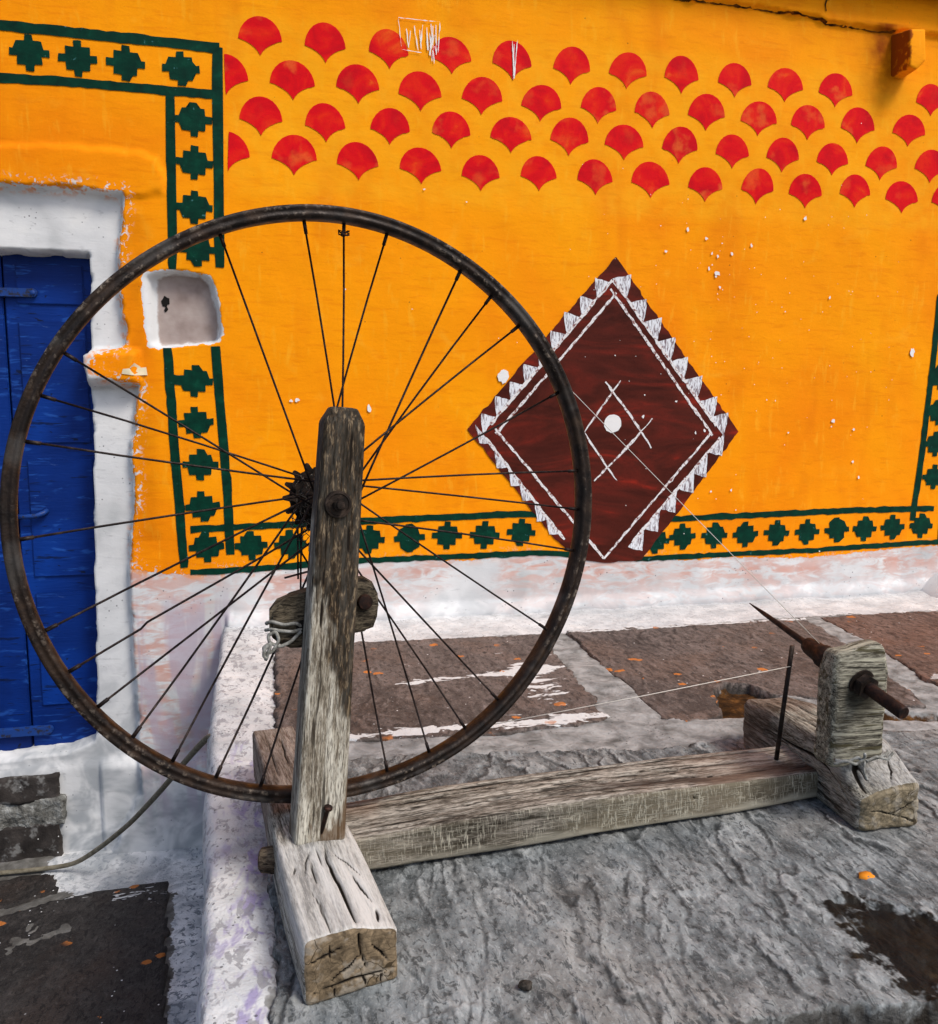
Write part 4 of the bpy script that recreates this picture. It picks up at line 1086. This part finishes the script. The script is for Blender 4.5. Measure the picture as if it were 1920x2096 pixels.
def df_fb(V):
    V = V.copy()
    s = (V[:, 1] + LF / 2)
    hf = np.where(V[:, 0] < 0, .042 + .012 * (V[:, 0] + .042) / .042, .054 + .004 * V[:, 0] / .042)
    k = hf / .085 + (1 - hf / .085) * sstep(.0, .075, s)
    V[:, 2] *= k
    bk = sstep(LF - .07, LF, s)
    V[:, 0] *= 1 - .10 * bk; V[:, 2] *= 1 - .10 * bk
    V[:, 0] += -.014 * sstep(.08, LF, s)
    return V
fy = -LF / 2
cr = [(walk((-.042, fy + .01, .05), (-.042, fy + .20, .055), 12, .004), 0.0029, .004), (walk((-.042, fy + .06, .025), (-.042, fy + .18, .03), 10, .004), 0.0024, .003),
      (walk((-.02, fy + .02, .085), (-.03, fy + .22, .085), 12, .004), 0.0034, .005), (walk((.0, fy + .09, .085), (.01, fy + .24, .085), 12, .004), 0.0024, .004),
      (walk((-.03, fy + .005, .085), (-.012, fy + .075, .085), 8, .004), 0.0046, .006), (walk((.006, fy + .012, .085), (.022, fy + .04, .085), 6, .003), 0.0020, .003),
      (walk((.0, fy, .03), (.036, fy, .055), 8, .003), .0018, .003), (walk((-.03, fy, .05), (.01, fy, .025), 8, .003), .0018, .003), (walk((.01, fy, .025), (.03, fy, .012), 6, .003), .0018, .003)]
timber('cross_block', (.084, LF, .085), mwf, FBM_, df_fb, cr, .0018, .012, .002, 37, end=lambda V, N: sstep(.4, .8, -N[:, 1]))

# upright post -------------------------------------------------------
pb, pt_ = Vector((.0315, .856, .058)), Vector((.0675, .876, .505))
pz = (pt_ - pb).normalized(); LP = (pt_ - pb).length
px_ = Vector((.980, .198, 0)); px_ = (px_ - pz * px_.dot(pz)).normalized(); py_ = pz.cross(px_)
mwp = frame_matrix(pb, px_, py_, pz)
def po_(t): return t.noise(300, 3, .7, .3, t.map((1, 1, .22)))
def stain_shade_post(t, c, f):
    x, y, z = t.xyz()
    w = t.rng(t.noise(34, 5, .7, .3, t.map((1, 1, .35))), .25, .75, -.5, .5)
    up = t.math('ADD', t.rng(z, .06, .32, .0, 1.30), t.math('MULTIPLY', x, 20.0))
    d = t.ss(t.math('ADD', up, t.math('MULTIPLY', w, .7)), .62, .78)
    dark = t.ramp(po_(t), [(.35, (.17, .125, .075)), (.43, (.038, .023, .012)), (.55, (.009, .006, .0035))])
    c = t.mix(t.math('MULTIPLY', d, .92), c, dark)
    rust = t.math('MULTIPLY', t.ss(t.noise(30, 4, .6, .3, t.map((1, 1, .5))), .50, .60), t.ss(z, .10, .05))
    c = t.mix(t.math('MULTIPLY', rust, .8), c, (.10, .055, .025))
    side = t.ss(y, -.010, -.004)  # sides and back darkened: shade painted into the post colour
    return t.mix(t.math('MULTIPLY', side, .35), c, (.07, .065, .065))
PSM = wood_mat('post_wood', 'z', (.45, .425, .36), (.25, .22, .17), (.075, .056, .038), 1.0, stain_shade_post)
def df_post(V):
    V = V.copy()
    s = V[:, 2] / LP
    V[:, 0] *= 1 - .20 * s
    V[:, 1] *= 1 - .12 * s
    e = sstep(LP - .018, LP, V[:, 2])
    V[:, 0] *= 1 - .32 * e; V[:, 1] *= 1 - .3 * e
    return V
cr = [(walk((-.008, -.0165, 0), (-.008, -.0165, .06), 8, .001), .0014, .003), (walk((.012, -.0165, .30), (.008, -.0165, .44), 10, .001), .001, .002),
      (walk((-.016, -.0165, .2), (-.015, -.0165, .42), 10, .001), .001, .002)]
timber('upright_post', (.053, .033, LP), mwp, PSM, df_post, cr, .003, .0045, .0009, 51, grain_axis=2)

# ------------------------------------------------------------------ iron
def iron_mat(name, a, b, c3, rough=.6, metal=.35, sc=60):
    t = T(name)
    f = t.noise(sc, 6, .7, .4)
    c = t.ramp(f, [(.35, a), (.52, b), (.70, c3)])
    return t.done(c, t.rng(t.noise(90, 4), .3, .7, rough - .12, rough + .15), t.bump(t.noise(260, 5, .7), .5, .0008), metal=metal, spec=.25)
IRON = iron_mat('dark_iron', (.008, .006, .005), (.022, .014, .010), (.065, .045, .034))
t = T('rusty_rim')
c = t.ramp(t.noise(38, 4, .7, .5), [(.38, (.006, .0035, .0025)), (.54, (.016, .009, .006)), (.70, (.040, .024, .015)), (.85, (.09, .06, .04))])
c = t.mix(t.math('MULTIPLY', t.attr('worn'), t.math('MULTIPLY', t.ss(t.noise(130, 3, .75), .50, .66), t.ss(t.noise(9, 2), .42, .6))), c, (.20, .16, .125))
c = t.mix(t.ss(t.noise(14, 3, .6), .54, .68), c, (.055, .050, .046))
RIMM = t.done(c, t.rng(t.noise(70, 3), .3, .7, .35, .7), t.bump(t.noise(240, 4, .7), .6, .0010), metal=.3, spec=.3)
SPOKEM = iron_mat('spoke_steel', (.008, .005, .005), (.016, .010, .009), (.05, .035, .028), .5, .4, 120)
RUSTM = iron_mat('red_rust', (.006, .003, .0025), (.020, .008, .005), (.060, .022, .012), .6, .25, 80)

# bicycle wheel ------------------------------------------------------
C = np.array([.062, .93, .391])
hub = np.array([.0591, .9299, .4085])
tt = np.array([.9803, .1977, 0.0]); uu = np.array([-.0059, .0291, .9996]); nn = np.array([-.1976, .9798, -.0297])
prof = [(.3190, -.0112), (.3202, -.0104), (.3202, -.0092), (.3190, -.0084), (.3140, -.0076), (.3105, -.0040), (.3100, 0), (.3105, .0040), (.3140, .0076), (.3190, .0084), (.3202, .0092), (.3202, .0104), (.3190, .0112), (.3165, .0112), (.3155, .0104), (.3125, .0104), (.3115, .0112), (.3098, .0110), (.3075, .0096), (.3062, .0060), (.3058, 0), (.3062, -.0060), (.3075, -.0096), (.3098, -.0110), (.3115, -.0112), (.3125, -.0104), (.3155, -.0104), (.3165, -.0112)]
WORN = [1, 1, 1, .3, 0, 0, 0, 0, 0, .3, 1, 1, 1, .6, 0, 0, .7, .7, .25, 0, 0, 0, .25, .7, .7, 0, 0, .6]
worn_at = []
V, F = [], []
NS = 180
for i in range(NS):
    a = 2 * math.pi * i / NS
    wb = .0012 * math.sin(3 * a + 1) + .0008 * math.sin(7 * a)
    rw = .0007 * math.sin(5 * a)
    for r, z in prof:
        V.append(C + (math.cos(a) * tt + math.sin(a) * uu) * (r + rw) + nn * (z + wb))
    worn_at += WORN
    m_ = len(prof)
    for j in range(m_):
        F.append((i * m_ + j, i * m_ + (j + 1) % m_, ((i + 1) % NS) * m_ + (j + 1) % m_, ((i + 1) % NS) * m_ + j))
rim = mesh_obj('wheel_rim', V, F, RIMM, wheel, attrs={'worn': worn_at})
for i, (ra, oa, orr) in enumerate(SPOKES):
    s = 1 if i % 2 else -1
    a = rad(ra); b = rad(oa)
    R = C + (math.cos(a) * tt + math.sin(a) * uu) * .3046
    H = hub + (math.cos(b) * tt + math.sin(b) * uu) * orr + nn * .017 * s
    d = (H - R); Lsp = np.linalg.norm(d); d /= Lsp
    bend = np.cross(d, nn) * random.uniform(-.0018, .0018)
    pts = [R - d * .002, R + d * .011, R + d * .0112, R + d * Lsp * .25 + bend * .8, R + d * Lsp * .5 + bend, R + d * Lsp * .75 + bend * .7, H]
    if i == 21: pts[3:6] = [R + d * .075 + uu * .000, R + d * .082 + uu * .003, R + d * Lsp * .7]
    tube('spoke', pts, [.0022, .0021, .00125, .00125, .00125, .00125, .00125], SPOKEM, rim, 6)
# a twist of wire round the spoke at the top
V = [C + (math.cos(rad(86.9)) * tt + math.sin(rad(86.9)) * uu) * (.297 - .0016 * math.sin(k * .5)) + tt * .006 * math.sin(k * .9) + nn * .004 * math.cos(k * .9) + uu * .002 * math.sin(k * 1.7) for k in range(22)]
tube('wire_twist', V, .0007, RUSTM, rim, 5)
Mhub = axis_matrix(Vector(hub) + Vector(nn) * -.030, nn)
lathe('hub', [(.006, -.012), (.0075, -.010), (.0075, .002), (.012, .004), (.012, .0105), (.0225, .0115), (.0225, .0145), (.0105, .016), (.0095, .030), (.0105, .044), (.0225, .0455), (.0225, .0485), (.014, .050), (.014, .056)], IRON, rim, Mhub, 24)
def cog(R0, R1, teeth, th, z, name):
    bm = bmesh.new()
    pts = []
    for k in range(teeth):
        a0 = 2 * math.pi * k / teeth
        for da, r in ((-.50, R0), (-.30, R0 * 1.01), (-.13, R1 * .98), (-.05, R1), (.05, R1), (.13, R1 * .98), (.30, R0 * 1.01)):
            a = a0 + da * 2 * math.pi / teeth
            pts.append((r * math.cos(a), r * math.sin(a)))
    a = [bm.verts.new((p[0], p[1], z - th / 2)) for p in pts]; b = [bm.verts.new((p[0], p[1], z + th / 2)) for p in pts]
    bm.faces.new(a[::-1]); bm.faces.new(b)
    for i in range(len(pts)): bm.faces.new((a[i], a[(i + 1) % len(pts)], b[(i + 1) % len(pts)], b[i]))
    bm_obj(name, bm, IRON, rim, mw=axis_matrix(Vector(hub) + Vector((-.003, 0, -.004)), nn))
cog(.0325, .0405, 15, .003, .052, 'sprocket')
cog(.0275, .0345, 13, .003, .044, 'sprocket')
lathe('freewheel', [(.020, .028), (.024, .030), (.024, .056), (.016, .060), (.007, .062), (.007, .072)], IRON, rim, axis_matrix(Vector(hub) + Vector((-.003, 0, -.004)), nn), 26)
# thread fluff caught in the sprockets
t = T('dirty_fluff'); FLUFF = t.done(t.ramp(t.noise(300, 3), [(.4, (.018, .013, .010)), (.75, (.22, .19, .16))]), .95)
parts = []
for k in range(45):
    b = np.array(hub) + nn * random.uniform(.0, .040) + tt * random.gauss(-.020, .010) + uu * random.gauss(-.012, .018)
    pts = [b]
    for q in range(5): pts.append(pts[-1] + rng.normal(0, .004, 3) + uu * -.0015)
    parts.append(tube_geo(pts, .0005, 4))
o = mesh_obj('thread_fluff', *join_geo(parts), FLUFF, rim); o['kind'] = 'stuff'
for p in ([(.0216, .9412, .372), (.0210, .9405, .345), (.0207, .9398, .3172)], [(.0258, .9427, .3758), (.024, .941, .335), (.0229, .9396, .2943)], [(.006, .937, .3195), (.018, .939, .322), (.0325, .9424, .3247)], [(.0235, .942, .366), (.0255, .942, .345), (.034, .943, .330)]):
    tube('broken_spoke', p, .0012, SPOKEM, rim, 6)

# axle bolt on the post
pn = -py_
bolt = Vector((.0596, .8535, .4092))
lathe('washer', [(.0138, -.004), (.0138, .0012), (.0132, .0022), (.0112, .0024), (.0104, .0014), (.005, .0014)], IRON, wheel, axis_matrix(bolt - pn * .001, pn), 30)
hexa = [(.0064, 0)]
bm = bmesh.new()
bmesh.ops.create_cone(bm, cap_ends=True, segments=6, radius1=.0066, radius2=.0064, depth=.006)
bmesh.ops.bevel(bm, geom=bm.edges[:], offset=.0006, segments=2, affect='EDGES')
bm_obj('axle_nut', bm, IRON, wheel, mw=axis_matrix(bolt + pn * .0045, pn))
lathe('axle', [(.0042, -.07), (.0042, .010), (.0038, .011), (.0022, .0112)], IRON, wheel, axis_matrix(bolt, pn), 16)

# carved cross piece behind the post ---------------------------------
BP = [(-.0105, .2973), (-.0026, .3071), (.010, .3115), (.0259, .3151), (.050, .3200), (.0768, .3241), (.089, .3235), (.0987, .3168), (.1035, .306), (.104, .2941), (.1025, .281), (.0981, .2696), (.088, .2672), (.0758, .2665), (.050, .2610), (.0246, .256), (.010, .2570), (-.0011, .2628), (-.0080, .270), (-.0109, .2788)]
t0 = .0385
CPM = wood_mat('dark_crosspiece_wood', 'x', (.11, .090, .062), (.050, .040, .027), (.015, .011, .008), 1.0)
def on_plane(x, z, t_):
    # point of the wheel plane (moved t_ towards the viewer) above this x and height
    y = .8847 + (x - .0259) * .2017 + (z - .3151) * .03 - (t_ - .035) * 1.0
    return Vector((x, y, z))
bm = bmesh.new()
fr = [bm.verts.new(on_plane(x, z, t0)) for x, z in BP]; bk = [bm.verts.new(on_plane(x, z, t0 - .022)) for x, z in BP]
bm.faces.new(fr); bm.faces.new(bk[::-1])
for i in range(len(BP)): bm.faces.new((fr[i], bk[i], bk[(i + 1) % len(BP)], fr[(i + 1) % len(BP)]))
bmesh.ops.bevel(bm, geom=[e for e in bm.edges if abs((e.verts[0].co - e.verts[1].co).y) < .012], offset=.004, segments=3, affect='EDGES')
bm_obj('crosspiece', bm, CPM, wheel, auto=60)
lathe('crosspiece_bolt', [(.0085, -.004), (.0085, .003), (.0075, .0045), (.003, .005)], RUSTM, wheel, axis_matrix(on_plane(.0885, .2992, t0), (.1976, -.9798, 0.03)), 12)
lathe('crosspiece_hole', [(.0075, -.001), (.0075, .0006)], HOLE_SHADE, wheel, axis_matrix(on_plane(.0235, .2790, t0), (.1976, -.9798, 0.03)), 16)  # dark disc painted for the shade inside the hole
t = T('cotton_rope'); ROPE = t.done(t.ramp(t.noise(160, 4, .7), [(.3, (.10, .095, .08)), (.6, (.28, .28, .26)), (.8, (.46, .46, .44))]), .95, t.bump(t.noise(400, 3, .6, 0, t.map((1, 1, 1), (.5, .5, 0))), .8, .001))
def rope(pts, r=.0018, name='rope'):
    P = np.array([tuple(p) for p in pts], float)
    # smooth resample
    s = np.linspace(0, len(P) - 1, len(P) * 6)
    Q = np.stack([np.interp(s, np.arange(len(P)), P[:, k]) for k in range(3)], 1)
    for _ in range(3): Q[1:-1] = (Q[:-2] + 2 * Q[1:-1] + Q[2:]) / 4
    tube(name, Q.tolist(), r, ROPE, wheel, 7)
f = lambda x, z, d=.0: on_plane(x, z, t0 + d)
rope([f(.022, .279, -.002), f(.016, .285, .004), f(.004, .284, .004), f(-.008, .289, .003), f(-.0135, .286, -.004), f(-.0135, .282, -.016), f(-.004, .283, -.026)])
rope([f(.023, .277, -.002), f(.014, .276, .004), f(.002, .278, .004), f(-.009, .281, .003), f(-.0145, .278, -.006)])
rope([f(.021, .275, .002), f(.010, .266, .006), f(-.001, .262, .005), f(-.011, .268, .005), f(-.012, .276, .005), f(-.004, .279, .007), f(-.001, .270, .008), f(-.008, .258, .006), f(-.016, .257, .005), f(-.017, .264, .006), f(-.009, .268, .008), f(-.012, .259, .008), f(-.015, .250, .005)])
rope([f(-.009, .268, .007), f(-.016, .262, .008), f(-.017, .255, .007), f(-.013, .252, .006)], .0018)

# nail driven aslant through the foot of the post
a, b = Vector((.0440, .8380, .1000)), Vector((.0350, .8430, .0660))
tube('nail', [a, a + (b - a) * .08, a + (b - a) * .1, b], [.0045, .0045, .0022, .0022], RUSTM, wheel, 10)

# spindle post, spindle and thread guide -------------------------------
def stain_sp(t, c, f):
    x, y, z = t.xyz()
    st = t.noise(110, 4, .6, .2, t.map((.06, 1, 1)))
    c = t.mix(t.math('MULTIPLY', t.ss(st, .53, .62), .75), c, (.42, .40, .31))
    c = t.mix(t.math('MULTIPLY', t.ss(t.noise(75, 4, .65, .2, t.map((.07, 1, 1))), .55, .63), .85), c, (.05, .042, .018))
    r2_ = t.node('VectorMath', operation='DISTANCE'); t.put(r2_.inputs[0], t.co()); r2_.inputs[1].default_value = (.0, -.018, .086)
    return t.mix(t.math('MULTIPLY', t.ss(r2_.outputs['Value'], .030, .014), .8), c, (.012, .010, .006))
SPM = wood_mat('spindle_post_wood', 'x', (.27, .255, .20), (.14, .128, .098), (.040, .035, .026), 1.2, stain_sp)
sa = Vector((.9993, -.035, 0)); sb = Vector((.035, .9993, 0))
mws = frame_matrix(Vector((.6765, .875, .078)), sa, sb, (0, 0, 1))
def df_sp(V):
    V = V.copy()
    e = sstep(.105, .143, V[:, 2])
    V[:, 0] *= 1 - .10 * e; V[:, 1] *= 1 - .25 * e
    V[:, 2] += .004 * np.sin(V[:, 0] * 60)
    return V
timber('spindle_post', (.073, .040, .143), mws, SPM, df_sp, [(walk((.0, .0, .143), (.02, .02, .143), 5, .002), .0012, .002)], .0026, .009, .0012, 71, grain_axis=0)
s0, s1 = Vector((.680, .79, .1666)), Vector((.655, 1.075, .2263))
sdir = (s1 - s0).normalized()
def on_sp(y): return s0 + (s1 - s0) * ((y - .79) / .285)
L_ = (on_sp(.858) - s0).length
spin = lathe('spindle', [(.0070, 0), (.0078, .001), (.0080, .003), (.0078, L_), (.0078, L_ + .05), (.0135, L_ + .0505), (.0150, L_ + .058), (.0150, L_ + .066), (.0125, L_ + .072), (.0115, L_ + .090), (.0095, L_ + .097), (.0046, L_ + .0975), (.0042, L_ + .13), (.0030, L_ + .19), (.0007, (s1 - s0).length)], RUSTM, wheel, axis_matrix(s0, sdir), 18)
bm = bmesh.new()
bmesh.ops.create_cone(bm, cap_ends=True, segments=6, radius1=.0150, radius2=.0146, depth=.011)
bmesh.ops.bevel(bm, geom=bm.edges[:], offset=.0009, segments=2, affect='EDGES')
bm_obj('spindle_nut', bm, IRON, spin, mw=axis_matrix(on_sp(.8485), sdir))
lathe('spindle_washer', [(.0175, 0), (.0175, .002)], IRON, spin, axis_matrix(on_sp(.8545), sdir), 20)
tube('guide_rod', [(.6325, .958, .030), (.6400, .9585, .11), (.6494, .960, .1975)], .0031, IRON, wheel, 10)
# rope binding at the foot of the spindle post
def rp(x, y, z): return (x, y, z)
rope([rp(.640, .850, .090), rp(.655, .846, .088), rp(.667, .843, .094), rp(.674, .842, .088), rp(.690, .842, .091), rp(.706, .845, .092), rp(.716, .852, .093)], .0020)
rope([rp(.638, .848, .086), rp(.650, .842, .092), rp(.662, .840, .086), rp(.672, .838, .094), rp(.670, .836, .101)], .0018)
rope([rp(.674, .838, .090), rp(.688, .838, .095), rp(.704, .839, .089), rp(.714, .842, .096)], .0017)
rope([rp(.672, .838, .090), rp(.668, .833, .080), rp(.671, .830, .071)], .0015)

# drive thread -------------------------------------------------------
t = T('cotton_thread'); THR = t.done((.62, .58, .52), .9)
def rimp(a, r=.3145): return Vector(C + (math.cos(rad(a)) * tt + math.sin(rad(a)) * uu) * r)
top_ = rimp(28.6)
tube('drive_thread', [top_, top_.lerp(on_sp(.93) + Vector((0, 0, .012)), .5) + Vector((0, 0, -.0006)), on_sp(.93) + Vector((0, 0, .012))], .00045, THR, wheel, 5)
bot = rimp(-56.5, .3205)
tube('drive_thread', [bot, bot.lerp(Vector((.6470, .957, .171)), .5) + Vector((0, 0, -.001)), Vector((.6470, .957, .171))], .00055, THR, wheel, 5)

# ------------------------------------------------------------------ cable trailing off the platform
t = T('cable_sheath'); CAB = t.done(t.ramp(t.noise(70, 5, .7), [(.3, (.11, .095, .065)), (.6, (.21, .185, .135)), (.8, (.33, .30, .24))]), .7, t.bump(t.noise(200, 4), .4, .001))
cp = [(-1.1, 1.93, -.524), (-.8, 1.945, -.524), CABLE[0], CABLE[1], CABLE[2], CABLE[3], CABLE[4], CABLE[5], CABLE[6], CABLE[7], CABLE[8], (-.092, 1.31, -.012), (-.06, 1.24, -.03)]
P = np.array(cp, float)
s = np.linspace(0, len(P) - 1, 80)
Q = np.stack([np.interp(s, np.arange(len(P)), P[:, k]) for k in range(3)], 1)
for _ in range(6): Q[1:-1] = (Q[:-2] + 2 * Q[1:-1] + Q[2:]) / 4
o = tube('cable', Q.tolist(), .0052, CAB, None, 8)
o['label'] = 'thin brownish cable curving from the ground by the blue door up to the platform edge'; o['category'] = 'cable'
